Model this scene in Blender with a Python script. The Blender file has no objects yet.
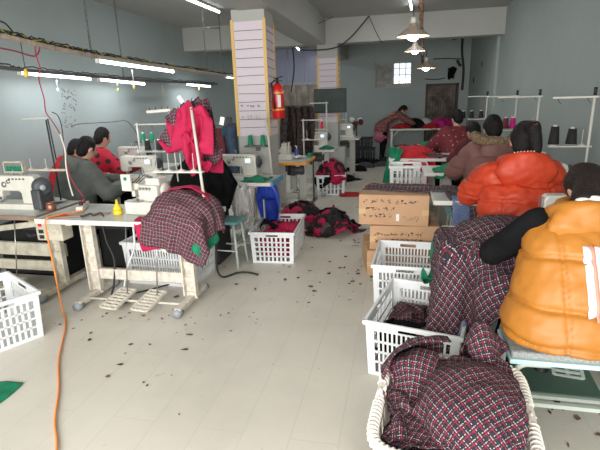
import bpy, bmesh, math, random
import numpy as np
from mathutils import Vector, Matrix, Euler, noise

random.seed(7); np.random.seed(7)
SC = bpy.context.scene
COL = SC.collection
PI = math.pi
R = math.radians

# ------------------------------------------------------------------ camera
F, CX, CY, H = 455.0, 300.0, 225.0, 1.6
_a = 50.0; _vx, _vy = 400.0, 95.0
_b = (F*F + (_vx-CX)*_a)/(CY-_vy)
AY = Vector((_vx-CX, CY-_vy, -F)).normalized()
AZ = (-Vector((_a, -_b, -F))).normalized()
AX = AY.cross(AZ)
M3 = Matrix((AX, AY, AZ))            # camera -> world
camd = bpy.data.cameras.new('camera'); cam = bpy.data.objects.new('camera', camd); COL.objects.link(cam)
camd.sensor_width = 36.0; camd.lens = F*36.0/600.0; camd.clip_end = 200
m4 = M3.to_4x4(); m4.translation = Vector((0, 0, H)); cam.matrix_world = m4
SC.camera = cam
def ray(px, py): return M3 @ Vector((px-CX, CY-py, -F))
def ay(px, py, y):
    r = ray(px, py); return Vector((0, 0, H)) + r*(y/r.y)
def az(px, py, z):
    r = ray(px, py); return Vector((0, 0, H)) + r*((z-H)/r.z)
def ax_(px, py, x):
    r = ray(px, py); return Vector((0, 0, H)) + r*(x/r.x)

# ------------------------------------------------------------------ materials
MATS = {}
def mat(name, col, rough=.6, metal=0., var=.0, vscale=8., bump=0., bscale=40., emit=None, estr=0., alpha=1., trans=0., spec=None, sheen=0., col2=None):
    if name in MATS: return MATS[name]
    m = bpy.data.materials.new(name); m.use_nodes = True
    nt = m.node_tree; b = nt.nodes['Principled BSDF']
    b.inputs['Base Color'].default_value = (*col, 1); b.inputs['Roughness'].default_value = rough
    b.inputs['Metallic'].default_value = metal
    if spec is not None: b.inputs['Specular IOR Level'].default_value = spec
    if sheen: b.inputs['Sheen Weight'].default_value = sheen
    if alpha < 1: b.inputs['Alpha'].default_value = alpha
    if trans: b.inputs['Transmission Weight'].default_value = trans
    if emit: b.inputs['Emission Color'].default_value = (*emit, 1); b.inputs['Emission Strength'].default_value = estr
    if var or bump or col2:
        tc = nt.nodes.new('ShaderNodeTexCoord')
        if var or col2:
            n = nt.nodes.new('ShaderNodeTexNoise'); n.inputs['Scale'].default_value = vscale; n.inputs['Detail'].default_value = 5
            nt.links.new(tc.outputs['Object'], n.inputs['Vector'])
            r = nt.nodes.new('ShaderNodeValToRGB'); r.color_ramp.elements[0].position = .35; r.color_ramp.elements[1].position = .65
            c2 = col2 or tuple(min(1, c*(1+var)) for c in col)
            c1 = col if col2 else tuple(c*(1-var) for c in col)
            r.color_ramp.elements[0].color = (*c1, 1); r.color_ramp.elements[1].color = (*c2, 1)
            nt.links.new(n.outputs['Fac'], r.inputs['Fac']); nt.links.new(r.outputs['Color'], b.inputs['Base Color'])
        if bump:
            n2 = nt.nodes.new('ShaderNodeTexNoise'); n2.inputs['Scale'].default_value = bscale; n2.inputs['Detail'].default_value = 4
            nt.links.new(tc.outputs['Object'], n2.inputs['Vector'])
            bp = nt.nodes.new('ShaderNodeBump'); bp.inputs['Strength'].default_value = bump; bp.inputs['Distance'].default_value = .02
            nt.links.new(n2.outputs['Fac'], bp.inputs['Height']); nt.links.new(bp.outputs['Normal'], b.inputs['Normal'])
    MATS[name] = m
    return m

def plaid(name, base, c1, c2, c3, scale=28., w=(.16, .09, .06), tweed=.5):
    """woven check: stripes of c1, c2 and c3 along both UV directions over base (UVs are in metres)"""
    m = bpy.data.materials.new(name); m.use_nodes = True; nt = m.node_tree; N = nt.nodes; L = nt.links
    b = N['Principled BSDF']; b.inputs['Roughness'].default_value = .9; b.inputs['Sheen Weight'].default_value = .0
    uv = N.new('ShaderNodeTexCoord'); sep = N.new('ShaderNodeSeparateXYZ'); L.new(uv.outputs['UV'], sep.inputs[0])
    def ma(op, a, bb=None):
        n = N.new('ShaderNodeMath'); n.operation = op
        for i, v in enumerate((a, bb)):
            if v is None: continue
            if isinstance(v, (int, float)): n.inputs[i].default_value = v
            else: L.new(v, n.inputs[i])
        return n.outputs[0]
    cols = [c1, c2, c3]; offs = (.1, .45, .75)
    last = None
    ramps = []
    for ax in (0, 1):
        f = ma('FRACT', ma('MULTIPLY', sep.outputs[ax], scale))
        r = N.new('ShaderNodeValToRGB'); r.color_ramp.interpolation = 'CONSTANT'
        e = r.color_ramp.elements; e[0].position = 0; e[0].color = (*base, 1)
        e[1].position = offs[0]; e[1].color = (*c1, 1)
        for p, c in ((offs[0]+w[0], base), (offs[1], c2), (offs[1]+w[1], base), (offs[2], c3), (offs[2]+w[2], base)):
            q = e.new(p); q.color = (*c, 1)
        L.new(f, r.inputs['Fac']); ramps.append(r.outputs['Color'])
    # weave: alternate threads of the two directions
    chk = N.new('ShaderNodeTexChecker'); chk.inputs['Scale'].default_value = scale*5
    L.new(uv.outputs['UV'], chk.inputs['Vector'])
    mx = N.new('ShaderNodeMix'); mx.data_type = 'RGBA'
    L.new(chk.outputs['Fac'], mx.inputs[0]); L.new(ramps[0], mx.inputs[6]); L.new(ramps[1], mx.inputs[7])
    nz = N.new('ShaderNodeTexNoise'); nz.inputs['Scale'].default_value = 160; L.new(uv.outputs['UV'], nz.inputs['Vector'])
    rr = N.new('ShaderNodeValToRGB'); rr.color_ramp.elements[0].position = .52; rr.color_ramp.elements[1].position = .62
    rr.color_ramp.elements[0].color = (0, 0, 0, 1); rr.color_ramp.elements[1].color = (tweed, tweed, tweed, 1)
    L.new(nz.outputs['Fac'], rr.inputs['Fac'])
    m2 = N.new('ShaderNodeMix'); m2.data_type = 'RGBA'; L.new(rr.outputs['Color'], m2.inputs[0]); L.new(mx.outputs[2], m2.inputs[6])
    m2.inputs[7].default_value = (*base, 1)
    L.new(m2.outputs[2], b.inputs['Base Color'])
    bp = N.new('ShaderNodeBump'); bp.inputs['Strength'].default_value = .25; bp.inputs['Distance'].default_value = .004
    L.new(nz.outputs['Fac'], bp.inputs['Height']); L.new(bp.outputs['Normal'], b.inputs['Normal'])
    MATS[name] = m
    return m

def dotted(name, base, dot, scale=14., size=.32):
    m = bpy.data.materials.new(name); m.use_nodes = True; nt = m.node_tree; N = nt.nodes; L = nt.links
    b = N['Principled BSDF']; b.inputs['Roughness'].default_value = .85
    tc = N.new('ShaderNodeTexCoord'); v = N.new('ShaderNodeTexVoronoi'); v.inputs['Scale'].default_value = scale; v.inputs['Randomness'].default_value = .45
    L.new(tc.outputs['Object'], v.inputs['Vector'])
    r = N.new('ShaderNodeValToRGB'); r.color_ramp.interpolation = 'CONSTANT'
    r.color_ramp.elements[0].color = (*dot, 1); r.color_ramp.elements[1].position = size; r.color_ramp.elements[1].color = (*base, 1)
    L.new(v.outputs['Distance'], r.inputs['Fac']); L.new(r.outputs['Color'], b.inputs['Base Color'])
    MATS[name] = m
    return m

m_white = mat('white_enamel', (.55, .54, .49), .4, var=.05, vscale=20)
m_mach = mat('machine_white', (.62, .60, .54), .35, var=.05, vscale=14)
m_cream = mat('cream_paint', (.50, .46, .37), .55, var=.18, vscale=12)
m_worn = mat('worn_cream_paint', (.62, .57, .49), .6, var=.15, vscale=25)
m_top = mat('laminate_top', (.50, .52, .49), .28, var=.06, vscale=6)
m_edge = mat('laminate_edge', (.60, .59, .54), .5)
m_orange_edge = mat('orange_edging', (.75, .30, .03), .5)
m_blue_edge = mat('blue_edging', (.08, .30, .50), .5)
m_black = mat('black_plastic', (.012, .012, .013), .5)
m_dark = mat('dark_grey_plastic', (.055, .058, .065), .5, var=.2)
m_metal = mat('steel', (.45, .45, .44), .35, metal=.9)
m_dmetal = mat('dark_steel', (.12, .115, .11), .45, metal=.6, var=.3)
m_crate = mat('white_crate_plastic', (.74, .76, .77), .38, var=.04, vscale=9)
m_crate2 = mat('ivory_basket_plastic', (.78, .73, .66), .5, var=.08, vscale=20)
m_greyplastic = mat('grey_plastic', (.28, .30, .33), .5)
m_red = mat('red_paint', (.55, .012, .012), .3)
m_redcloth = mat('red_cloth', (.40, .008, .015), .85, var=.2, vscale=10)
m_pink = mat('hot_pink_cloth', (.40, .003, .052), .8, var=.12, vscale=12)
m_magenta = mat('magenta_cloth', (.45, .01, .16), .8, var=.2)
m_blackpink = mat('black_and_pink_cloth', (.008, .008, .009), .9, vscale=7., col2=(.34, .003, .05))
_r = [n for n in m_blackpink.node_tree.nodes if n.type == 'VALTORGB'][0]; _r.color_ramp.elements[0].position = .535; _r.color_ramp.elements[1].position = .55
m_green = mat('green_cloth', (.0, .17, .08), .85, var=.25, vscale=12)
m_blackcloth = mat('black_cloth', (.008, .008, .009), .95, var=.3, spec=.1)
m_greycloth = mat('grey_cloth', (.06, .062, .07), .9, var=.3)
m_whitecloth = mat('white_cloth', (.6, .6, .6), .9)
m_denim = mat('blue_denim', (.035, .06, .10), .9, var=.3)
m_maroon = mat('maroon_cloth', (.10, .014, .018), .85, var=.3)
m_browncloth = mat('brown_fur_cloth', (.045, .03, .028), .95, var=.6, vscale=30, bump=.6)
m_blue = mat('blue_plastic_bag', (.02, .05, .35), .4, var=.3)
m_clear = mat('clear_plastic_film', (.62, .60, .58), .15, alpha=.42, spec=.9, bump=.8, bscale=25)
m_bluefilm = mat('blue_plastic_film', (.16, .22, .38), .2, alpha=.55, bump=.5, bscale=20)
m_thgreen = mat('green_thread', (.0, .22, .11), .7)
m_thblack = mat('black_thread', (.012, .010, .012), .75)
m_thmaroon = mat('maroon_thread', (.12, .01, .03), .75)
m_thred = mat('red_thread', (.7, .02, .08), .7)
m_thwhite = mat('white_thread', (.7, .7, .66), .7)
m_yellow = mat('yellow_plastic', (.80, .58, .02), .35)
m_skin = mat('skin', (.48, .27, .19), .55)
m_hair = mat('black_hair', (.008, .006, .006), .7, var=.3, vscale=60, bump=.5, bscale=70, spec=.25)
m_hairb = mat('dark_brown_hair', (.014, .008, .007), .62, var=.4, vscale=60, bump=.5, bscale=70, spec=.3)
m_tube = mat('lit_tube', (1, 1, 1), .5, emit=(.93, .97, 1.), estr=7.)
m_bulb = mat('lit_bulb', (1, 1, 1), .5, emit=(1., .97, .9), estr=22.)
m_screen = mat('lit_screen', (.5, .7, .8), .3, emit=(.65, .85, 1.), estr=.9)
m_carton = mat('cardboard', (.48, .29, .165), .8, var=.06, vscale=5, bump=.05)
m_tape = mat('parcel_tape', (.55, .37, .19), .35)
m_ink = mat('black_ink', (.03, .02, .02), .7)
m_paperlabel = mat('white_label', (.72, .70, .70), .6)
m_lamp = mat('cream_lamp_enamel', (.42, .34, .27), .45, var=.2, vscale=30)
m_wood = mat('plywood', (.42, .37, .30), .6, var=.2, vscale=8)
m_brownlam = mat('brown_laminate', (.22, .15, .11), .5, var=.15)
m_tealedge = mat('pale_teal_edge', (.50, .72, .72), .4)
m_teal = mat('teal_plastic', (.16, .38, .38), .5)
m_stooltop = mat('grey_speckled_pad', (.30, .32, .31), .9, var=.25, vscale=120, bump=.3)
m_palelegs = mat('pale_green_enamel', (.52, .58, .52), .4)
m_boot = mat('black_boot', (.01, .01, .012), .6)
m_fur = mat('tan_fur', (.22, .15, .085), .95, var=.5, vscale=60, bump=1., bscale=90)
m_wire = mat('dark_wire', (.02, .018, .018), .6)
m_redwire = mat('dark_red_wire', (.30, .02, .05), .6)
m_orangewire = mat('orange_wire', (.85, .27, .06), .5)
m_plaid = plaid('red_navy_check', (.010, .012, .02), (.26, .010, .04), (.50, .44, .41), (.02, .032, .05), scale=30., w=(.15, .08, .05))
m_plaid2 = plaid('fine_red_navy_check', (.011, .012, .02), (.30, .010, .04), (.46, .41, .40), (.02, .032, .05), scale=38., w=(.17, .09, .07), tweed=.5)
m_tweed = plaid('dark_grey_tweed', (.025, .02, .025), (.15, .02, .04), (.26, .23, .24), (.06, .05, .06), scale=26., w=(.18, .13, .1), tweed=.8)
m_reddot = dotted('red_cloth_with_black_dots', (.42, .008, .03), (.01, .01, .01), 11., .36)
m_maroonprint = dotted('maroon_cloth_with_pink_print', (.13, .014, .02), (.45, .22, .24), 16., .2)
m_dressprint = dotted('pink_brown_print', (.16, .07, .06), (.42, .12, .14), 15., .33)

# wall, floor and column materials
def wall_mat(name, c, c2):
    m = bpy.data.materials.new(name); m.use_nodes = True; nt = m.node_tree; N = nt.nodes; L = nt.links
    b = N['Principled BSDF']; b.inputs['Roughness'].default_value = .7; b.inputs['Specular IOR Level'].default_value = .25
    tc = N.new('ShaderNodeTexCoord'); n = N.new('ShaderNodeTexNoise'); n.inputs['Scale'].default_value = .9; n.inputs['Detail'].default_value = 6; n.inputs['Roughness'].default_value = .7
    L.new(tc.outputs['Object'], n.inputs['Vector'])
    r = N.new('ShaderNodeValToRGB'); r.color_ramp.elements[0].position = .3; r.color_ramp.elements[1].position = .7
    r.color_ramp.elements[0].color = (*c, 1); r.color_ramp.elements[1].color = (*c2, 1)
    L.new(n.outputs['Fac'], r.inputs['Fac']); L.new(r.outputs['Color'], b.inputs['Base Color'])
    n2 = N.new('ShaderNodeTexNoise'); n2.inputs['Scale'].default_value = 30
    L.new(tc.outputs['Object'], n2.inputs['Vector'])
    bp = N.new('ShaderNodeBump'); bp.inputs['Strength'].default_value = .08; L.new(n2.outputs['Fac'], bp.inputs['Height']); L.new(bp.outputs['Normal'], b.inputs['Normal'])
    return m
m_wall = wall_mat('pale_blue_plaster', (.30, .345, .340), (.345, .395, .385))
m_ceil = wall_mat('grey_white_plaster', (.37, .37, .35), (.42, .42, .40))
m_beam = wall_mat('white_plaster', (.37, .37, .345), (.41, .41, .385))
def floor_mat():
    m = bpy.data.materials.new('worn_white_floor'); m.use_nodes = True; nt = m.node_tree; N = nt.nodes; L = nt.links
    b = N['Principled BSDF']; b.inputs['Roughness'].default_value = .42
    tc = N.new('ShaderNodeTexCoord')
    mp = N.new('ShaderNodeMapping'); mp.inputs['Rotation'].default_value = (0, 0, R(90)); L.new(tc.outputs['Object'], mp.inputs[0])
    br = N.new('ShaderNodeTexBrick'); br.inputs['Scale'].default_value = 1.; br.inputs['Brick Width'].default_value = 1.2; br.inputs['Row Height'].default_value = .24
    br.inputs['Mortar Size'].default_value = .0035; br.inputs['Mortar Smooth'].default_value = .4
    br.inputs['Color1'].default_value = (.60, .565, .49, 1); br.inputs['Color2'].default_value = (.61, .575, .50, 1); br.inputs['Mortar'].default_value = (.54, .51, .445, 1)
    L.new(mp.outputs[0], br.inputs['Vector'])
    def blend(scale, lo, hi, colr, prev, detail=8, stretch=None):
        n = N.new('ShaderNodeTexNoise'); n.inputs['Scale'].default_value = scale; n.inputs['Detail'].default_value = detail; n.inputs['Roughness'].default_value = .65
        if stretch:
            mq = N.new('ShaderNodeMapping'); mq.inputs['Scale'].default_value = stretch; L.new(tc.outputs['Object'], mq.inputs[0]); L.new(mq.outputs[0], n.inputs['Vector'])
        else: L.new(tc.outputs['Object'], n.inputs['Vector'])
        r = N.new('ShaderNodeValToRGB'); r.color_ramp.elements[0].position = lo; r.color_ramp.elements[1].position = hi
        L.new(n.outputs['Fac'], r.inputs['Fac'])
        mx = N.new('ShaderNodeMix'); mx.data_type = 'RGBA'; L.new(r.outputs['Color'], mx.inputs[0]); L.new(prev, mx.inputs[6]); mx.inputs[7].default_value = (*colr, 1)
        return mx.outputs[2]
    c = blend(1.3, .45, .8, (.50, .475, .42), br.outputs['Color'])
    c = blend(9., .66, .74, (.36, .31, .27), c)
    c = blend(60., .68, .76, (.30, .24, .21), c, 3)
    L.new(c, b.inputs['Base Color'])
    bp = N.new('ShaderNodeBump'); bp.inputs['Strength'].default_value = .15; bp.inputs['Distance'].default_value = .01
    L.new(br.outputs['Fac'], bp.inputs['Height']); bp.invert = True; L.new(bp.outputs['Normal'], b.inputs['Normal'])
    return m
m_floor = floor_mat()
m_paper = mat('lilac_paper', (.60, .53, .58), .8)
m_yellowstrip = mat('yellow_tape', (.62, .40, .12), .6)
m_line = mat('dark_rule_line', (.12, .10, .12), .8)
m_lilac = mat('lilac_glass', (.14, .15, .21), .3, emit=(.35, .37, .5), estr=.12)
m_bamboo = mat('brown_slats', (.14, .11, .09), .8, var=.5, vscale=6)
m_curtain = mat('beige_brown_curtain', (.26, .22, .19), .9, var=.3, vscale=5)
m_board = mat('dark_green_board', (.03, .045, .04), .6, var=.2)

# ------------------------------------------------------------------ mesh building
class MB:
    def __init__(s): s.v = []; s.f = []; s.sm = []
    def add(s, vs, fs, smooth=False):
        o = len(s.v); s.v += [tuple(v) for v in vs]; s.f += [tuple(i+o for i in f) for f in fs]; s.sm += [smooth]*len(fs)
        return s
    def box(s, c, d, rot=None, bev=0.):
        hx, hy, hz = d[0]/2, d[1]/2, d[2]/2
        if bev > 0 and min(hx, hy, hz) > bev:
            bm = bmesh.new(); bmesh.ops.create_cube(bm, size=1)
            for v in bm.verts: v.co = Vector((v.co.x*d[0], v.co.y*d[1], v.co.z*d[2]))
            bmesh.ops.bevel(bm, geom=bm.edges[:], offset=bev, segments=2, profile=.5, affect='EDGES')
            vs = [v.co.copy() for v in bm.verts]; fs = [[v.index for v in f.verts] for f in bm.faces]; bm.free()
        else:
            vs = [Vector((x, y, z)) for x in (-hx, hx) for y in (-hy, hy) for z in (-hz, hz)]
            fs = [(0, 1, 3, 2), (4, 6, 7, 5), (0, 4, 5, 1), (2, 3, 7, 6), (0, 2, 6, 4), (1, 5, 7, 3)]
        if rot is not None:
            m = rot if isinstance(rot, Matrix) else Euler(rot).to_matrix()
            vs = [m @ v for v in vs]
        c = Vector(c)
        return s.add([v+c for v in vs], fs)
    def b2(s, p, q, bev=0.):
        return s.box([(p[i]+q[i])/2 for i in range(3)], [abs(q[i]-p[i]) for i in range(3)], None, bev)
    def bar(s, p, q, w, h, bev=0.):                      # box along p->q, w sideways, h up
        p, q = Vector(p), Vector(q); d = q-p; l = d.length; d.normalize()
        up = Vector((0, 0, 1)) if abs(d.z) < .9 else Vector((0, 1, 0))
        sx = d.cross(up).normalized(); u = sx.cross(d)
        m = Matrix((sx, d, u)).transposed()
        return s.box((p+q)/2, (w, l, h), m, bev)
    def tube(s, pts, r, n=8, cap=True):
        pts = [Vector(p) for p in pts]
        rs = r if isinstance(r, (list, tuple)) else [r]*len(pts)
        vs = []; prev = None
        for i, p in enumerate(pts):
            d = (pts[min(i+1, len(pts)-1)]-pts[max(i-1, 0)])
            if d.length < 1e-9: d = Vector((0, 0, 1))
            d.normalize()
            if prev is None: a = d.cross(Vector((0, 0, 1)) if abs(d.z) < .9 else Vector((1, 0, 0))).normalized()
            else:
                a = prev - d*prev.dot(d)
                a = a.normalized() if a.length > 1e-6 else d.orthogonal().normalized()
            prev = a; b = d.cross(a)
            for k in range(n):
                t = 2*PI*k/n; vs.append(p + (a*math.cos(t)+b*math.sin(t))*rs[i])
        fs = [(i*n+k, i*n+(k+1) % n, (i+1)*n+(k+1) % n, (i+1)*n+k) for i in range(len(pts)-1) for k in range(n)]
        if cap: fs += [tuple(range(n))[::-1], tuple((len(pts)-1)*n+k for k in range(n))]
        return s.add(vs, fs, True)
    def lathe(s, prof, c=(0, 0, 0), n=20, m=None):       # prof: (r,z)
        vs = []; c = Vector(c)
        for r_, z in prof:
            for k in range(n):
                t = 2*PI*k/n; v = Vector((r_*math.cos(t), r_*math.sin(t), z))
                vs.append((m @ v if m else v)+c)
        fs = [(i*n+k, i*n+(k+1) % n, (i+1)*n+(k+1) % n, (i+1)*n+k) for i in range(len(prof)-1) for k in range(n)]
        return s.add(vs, fs, True)
    def prism(s, poly, y0, y1, m=None, c=(0, 0, 0)):     # poly in x,z extruded along y
        n = len(poly); vs = [Vector((x, y0, z)) for x, z in poly]+[Vector((x, y1, z)) for x, z in poly]
        fs = [tuple(range(n)), tuple(range(2*n-1, n-1, -1))]+[(i, i+n, (i+1) % n+n, (i+1) % n) for i in range(n)]
        c = Vector(c)
        return s.add([(m @ v if m else v)+c for v in vs], fs)
    def build(s, name, m, parent=None, bev=0., shift=None):
        me = bpy.data.meshes.new(name); me.from_pydata(s.v, [], s.f)
        me.polygons.foreach_set('use_smooth', s.sm)
        bm = bmesh.new(); bm.from_mesh(me); bmesh.ops.recalc_face_normals(bm, faces=bm.faces[:]); bm.to_mesh(me); bm.free()
        me.materials.append(m)
        o = bpy.data.objects.new(name, me); COL.objects.link(o)
        if parent is not None: o.parent = parent
        if bev:
            md = o.modifiers.new('bevel', 'BEVEL'); md.width = bev; md.segments = 2; md.limit_method = 'ANGLE'
        return o

def recenter(o):
    """put a one-mesh thing's origin at its base"""
    me = o.data; n = len(me.vertices); a = np.empty(n*3); me.vertices.foreach_get('co', a); a = a.reshape(-1, 3)
    lo, hi = a.min(0), a.max(0); c = np.array([(lo[0]+hi[0])/2, (lo[1]+hi[1])/2, lo[2]])
    me.vertices.foreach_set('co', (a-c).ravel()); o.location = Vector(o.location)+Vector(c); me.update()
    return o
def tag(o, label, cat, group=None, kind=None):
    o['label'] = label; o['category'] = cat
    if group: o['group'] = group
    if kind: o['kind'] = kind
    return o
def thing(name, label, cat, loc=(0, 0, 0), rz=0., group=None):
    o = bpy.data.objects.new(name, None); COL.objects.link(o); o.location = loc; o.rotation_euler = (0, 0, rz)
    o.empty_display_size = .05
    return tag(o, label, cat, group)
def single(mb, name, m, label, cat, group=None, kind=None):
    return tag(recenter(mb.build(name, m)), label, cat, group, kind)
def struct(mb, name, m):
    o = mb.build(name, m); o['kind'] = 'structure'; return o
def copy_tree(o, parent=None):
    c = o.copy(); COL.objects.link(c); c.parent = parent
    for ch in list(o.children): copy_tree(ch, c)
    return c
def dup(root, loc, rz=0., label=None, group=None, scale=None):
    c = copy_tree(root); c.location = loc; c.rotation_euler = (0, 0, rz)
    if scale: c.scale = (scale,)*3
    if label: c['label'] = label
    if group: c['group'] = group
    return c

# ------------------------------------------------------------------ cloth (position based, baked to a mesh)
class Box:
    def __init__(s, lo, hi, rz=0., piv=None):
        s.c = (np.array(lo, float)+np.array(hi, float))/2; s.h = (np.array(hi, float)-np.array(lo, float))/2; s.rz = rz
    def push(s, P, mg):
        d = P-s.c; cs, sn = math.cos(-s.rz), math.sin(-s.rz)
        q = d.copy()
        if s.rz: q[:, 0] = d[:, 0]*cs-d[:, 1]*sn; q[:, 1] = d[:, 0]*sn+d[:, 1]*cs
        e = s.h+mg
        ins = (np.abs(q) < e).all(1)
        if not ins.any(): return ins
        qi = q[ins]; pen = e-np.abs(qi); ax = pen.argmin(1)
        # favour the top face slightly
        top = (qi[:, 2] > 0) & (pen[:, 2] < .055) & (pen[:, :2].min(1) > .012); ax[top] = 2
        sg = np.sign(qi[np.arange(len(qi)), ax]); sg[sg == 0] = 1
        qi[np.arange(len(qi)), ax] = sg*e[ax]
        q2 = qi.copy()
        if s.rz:
            cs, sn = math.cos(s.rz), math.sin(s.rz)
            q2[:, 0] = qi[:, 0]*cs-qi[:, 1]*sn; q2[:, 1] = qi[:, 0]*sn+qi[:, 1]*cs
        P[ins] = q2+s.c
        return ins
class Ell:
    def __init__(s, c, r): s.c = np.array(c, float); s.r = np.array(r, float)
    def push(s, P, mg):
        q = (P-s.c)/(s.r+mg); l = np.linalg.norm(q, axis=1); ins = l < 1
        if ins.any():
            P[ins] = s.c + q[ins]/np.maximum(l[ins], 1e-6)[:, None]*(s.r+mg)
        return ins
class Inside:
    """keeps the cloth between the four sides of a container"""
    def __init__(s, c, size, rz=0.): s.c = np.array(c, float); s.h = np.array(size, float)/2; s.rz = rz
    def push(s, P, mg):
        d = P[:, :2]-s.c; cs, sn = math.cos(-s.rz), math.sin(-s.rz)
        q = np.stack([d[:, 0]*cs-d[:, 1]*sn, d[:, 0]*sn+d[:, 1]*cs], 1); r = np.clip(q, -s.h, s.h)
        hit = (np.abs(r-q) > 1e-6).any(1); cs, sn = math.cos(s.rz), math.sin(s.rz)
        P[:, 0] = r[:, 0]*cs-r[:, 1]*sn+s.c[0]; P[:, 1] = r[:, 0]*sn+r[:, 1]*cs+s.c[1]
        return hit
class Cap:
    def __init__(s, a, b, r): s.a = np.array(a, float); s.b = np.array(b, float); s.r = r
    def push(s, P, mg):
        ab = s.b-s.a; t = np.clip(((P-s.a)@ab)/(ab@ab), 0, 1); c = s.a+t[:, None]*ab; d = P-c; l = np.linalg.norm(d, axis=1)
        ins = l < s.r+mg
        if ins.any(): P[ins] = c[ins]+d[ins]/np.maximum(l[ins], 1e-6)[:, None]*(s.r+mg)
        return ins

def cloth(name, m, centre, size, res=.035, rz=0., tilt=(0, 0), squash=.8, noise_amp=.05, colliders=(), steps=110, pins=(), seed=0,
          parent=None, floor=0., mg=.006, thick=.004, shape=None, fric=.6, iters=7, nscale=3.5, wr=.007):
    nx = max(6, int(size[0]/res)+1); ny = max(6, int(size[1]/res)+1)
    rx = size[0]/(nx-1); ry = size[1]/(ny-1)
    u, v = np.meshgrid(np.linspace(-.5, .5, nx), np.linspace(-.5, .5, ny), indexing='ij')
    P = np.zeros((nx, ny, 3)); P[..., 0] = u*size[0]*squash; P[..., 1] = v*size[1]*squash
    for i in range(nx):
        for j in range(ny):
            n1 = noise.noise_vector(Vector((u[i, j]*size[0]*nscale*2+seed*7.1, v[i, j]*size[1]*nscale*2+3.3*seed, seed)))
            P[i, j] += np.array(n1)*noise_amp*np.array([.6, .6, 1.4])
    e = np.array(Euler((tilt[0], tilt[1], rz)).to_matrix())
    P = P@e.T + np.array(centre, float)
    V = np.zeros_like(P); W = np.ones((nx, ny, 1))
    pin_idx = []
    for (pu, pv, tgt) in pins:
        i = int(round(pu*(nx-1))); j = int(round(pv*(ny-1))); pin_idx.append((i, j, np.array(tgt, float))); W[i, j] = 0
    cons = []
    def c(a, b, l, k): cons.append((a, b, l, k))
    S = slice
    for st in (0, 1):
        c((S(st, nx-1, 2), S(None)), (S(st+1, nx, 2), S(None)), rx, 1.)
        c((S(None), S(st, ny-1, 2)), (S(None), S(st+1, ny, 2)), ry, 1.)
    dg = math.hypot(rx, ry)
    for st in (0, 1):
        for st2 in (0, 1):
            c((S(st, nx-1, 2), S(st2, ny-1, 2)), (S(st+1, nx, 2), S(st2+1, ny, 2)), dg, .5)
            c((S(st+1, nx, 2), S(st2, ny-1, 2)), (S(st, nx-1, 2), S(st2+1, ny, 2)), dg, .5)
    bend = []
    for st in range(4):
        bend.append(((S(st, nx-2, 4), S(None)), (S(st+2, nx, 4), S(None)), rx*2, .12))
        bend.append(((S(None), S(st, ny-2, 4)), (S(None), S(st+2, ny, 4)), ry*2, .12))
    dt = .016
    def solve(a, b, l, k):
        A = P[a]; B = P[b]
        n0 = min(A.shape[0], B.shape[0]); n1_ = min(A.shape[1], B.shape[1])
        A = A[:n0, :n1_]; B = B[:n0, :n1_]; wa = W[a][:n0, :n1_]; wb = W[b][:n0, :n1_]
        d = B-A; L = np.sqrt((d*d).sum(2, keepdims=True))+1e-9; ws = wa+wb; ws[ws == 0] = 1
        cr = d/L*(L-l)*k/ws
        A += cr*wa; B -= cr*wb
    for it in range(steps):
        V[..., 2] -= 9.8*dt; V *= .985
        Q = P.copy(); P += V*dt*W
        for i, j, t in pin_idx: P[i, j] += (t-P[i, j])*.15
        for q in range(iters):
            for a, b, l, k in cons: solve(a, b, l, k)
            if q % 3 == 0:
                for a, b, l, k in bend: solve(a, b, l, k)
        fl = P.reshape(-1, 3); hit = np.zeros(len(fl), bool)
        for co in colliders: hit |= co.push(fl, mg)
        lo = fl[:, 2] < floor+mg; fl[lo, 2] = floor+mg; hit |= lo
        P = fl.reshape(P.shape)
        hv = hit.reshape(nx, ny); P[hv, :2] = P[hv, :2]*(1-fric*.8)+Q[hv, :2]*fric*.8
        V = (P-Q)/dt
        V[hv] *= (1-fric)
        sp = np.linalg.norm(V, axis=2, keepdims=True); V = np.where(sp > 1.8, V/np.maximum(sp, 1e-6)*1.8, V)
    keep = np.ones((nx-1, ny-1), bool)
    if shape:
        for i in range(nx-1):
            for j in range(ny-1): keep[i, j] = shape((i+.5)/(nx-1), (j+.5)/(ny-1))
    if wr:
        du = np.gradient(P, axis=0); dv = np.gradient(P, axis=1); nn = np.cross(du, dv); nn /= np.linalg.norm(nn, axis=2, keepdims=True)+1e-9
        a_ = random.Random(seed).uniform(0, PI); ca, sa = math.cos(a_), math.sin(a_)
        for i in range(nx):
            for j in range(ny):
                x_, y_ = u[i, j]*size[0], v[i, j]*size[1]; xr, yr = x_*ca+y_*sa, -x_*sa+y_*ca
                k_ = noise.noise(Vector((xr*20+seed, yr*7, seed*1.7))); k2 = noise.noise(Vector((xr*9, yr*26+seed, seed*2.3)))
                P[i, j] += nn[i, j]*wr*(1.6*(.5-abs(k_)*2)+.8*k2)*(1 if W[i, j, 0] else 0)
        P[..., 2] = np.maximum(P[..., 2], floor+.003)
    vs = P.reshape(-1, 3)
    fs = [(i*ny+j, (i+1)*ny+j, (i+1)*ny+j+1, i*ny+j+1) for i in range(nx-1) for j in range(ny-1) if keep[i, j]]
    me = bpy.data.meshes.new(name); me.from_pydata([tuple(x) for x in vs], [], fs)
    uvl = me.uv_layers.new(name='UVMap')
    uu = (u*size[0]).ravel(); vv = (v*size[1]).ravel()
    vi = np.empty(len(me.loops), int); me.loops.foreach_get('vertex_index', vi)
    uvl.data.foreach_set('uv', np.stack([uu[vi]+seed*.013, vv[vi]], 1).ravel())
    bm = bmesh.new(); bm.from_mesh(me); loose = [x for x in bm.verts if not x.link_faces]; bmesh.ops.delete(bm, geom=loose, context='VERTS'); bm.to_mesh(me); bm.free()
    me.polygons.foreach_set('use_smooth', [True]*len(me.polygons)); me.materials.append(m)
    o = bpy.data.objects.new(name, me); COL.objects.link(o)
    if parent is not None: o.parent = parent
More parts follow.
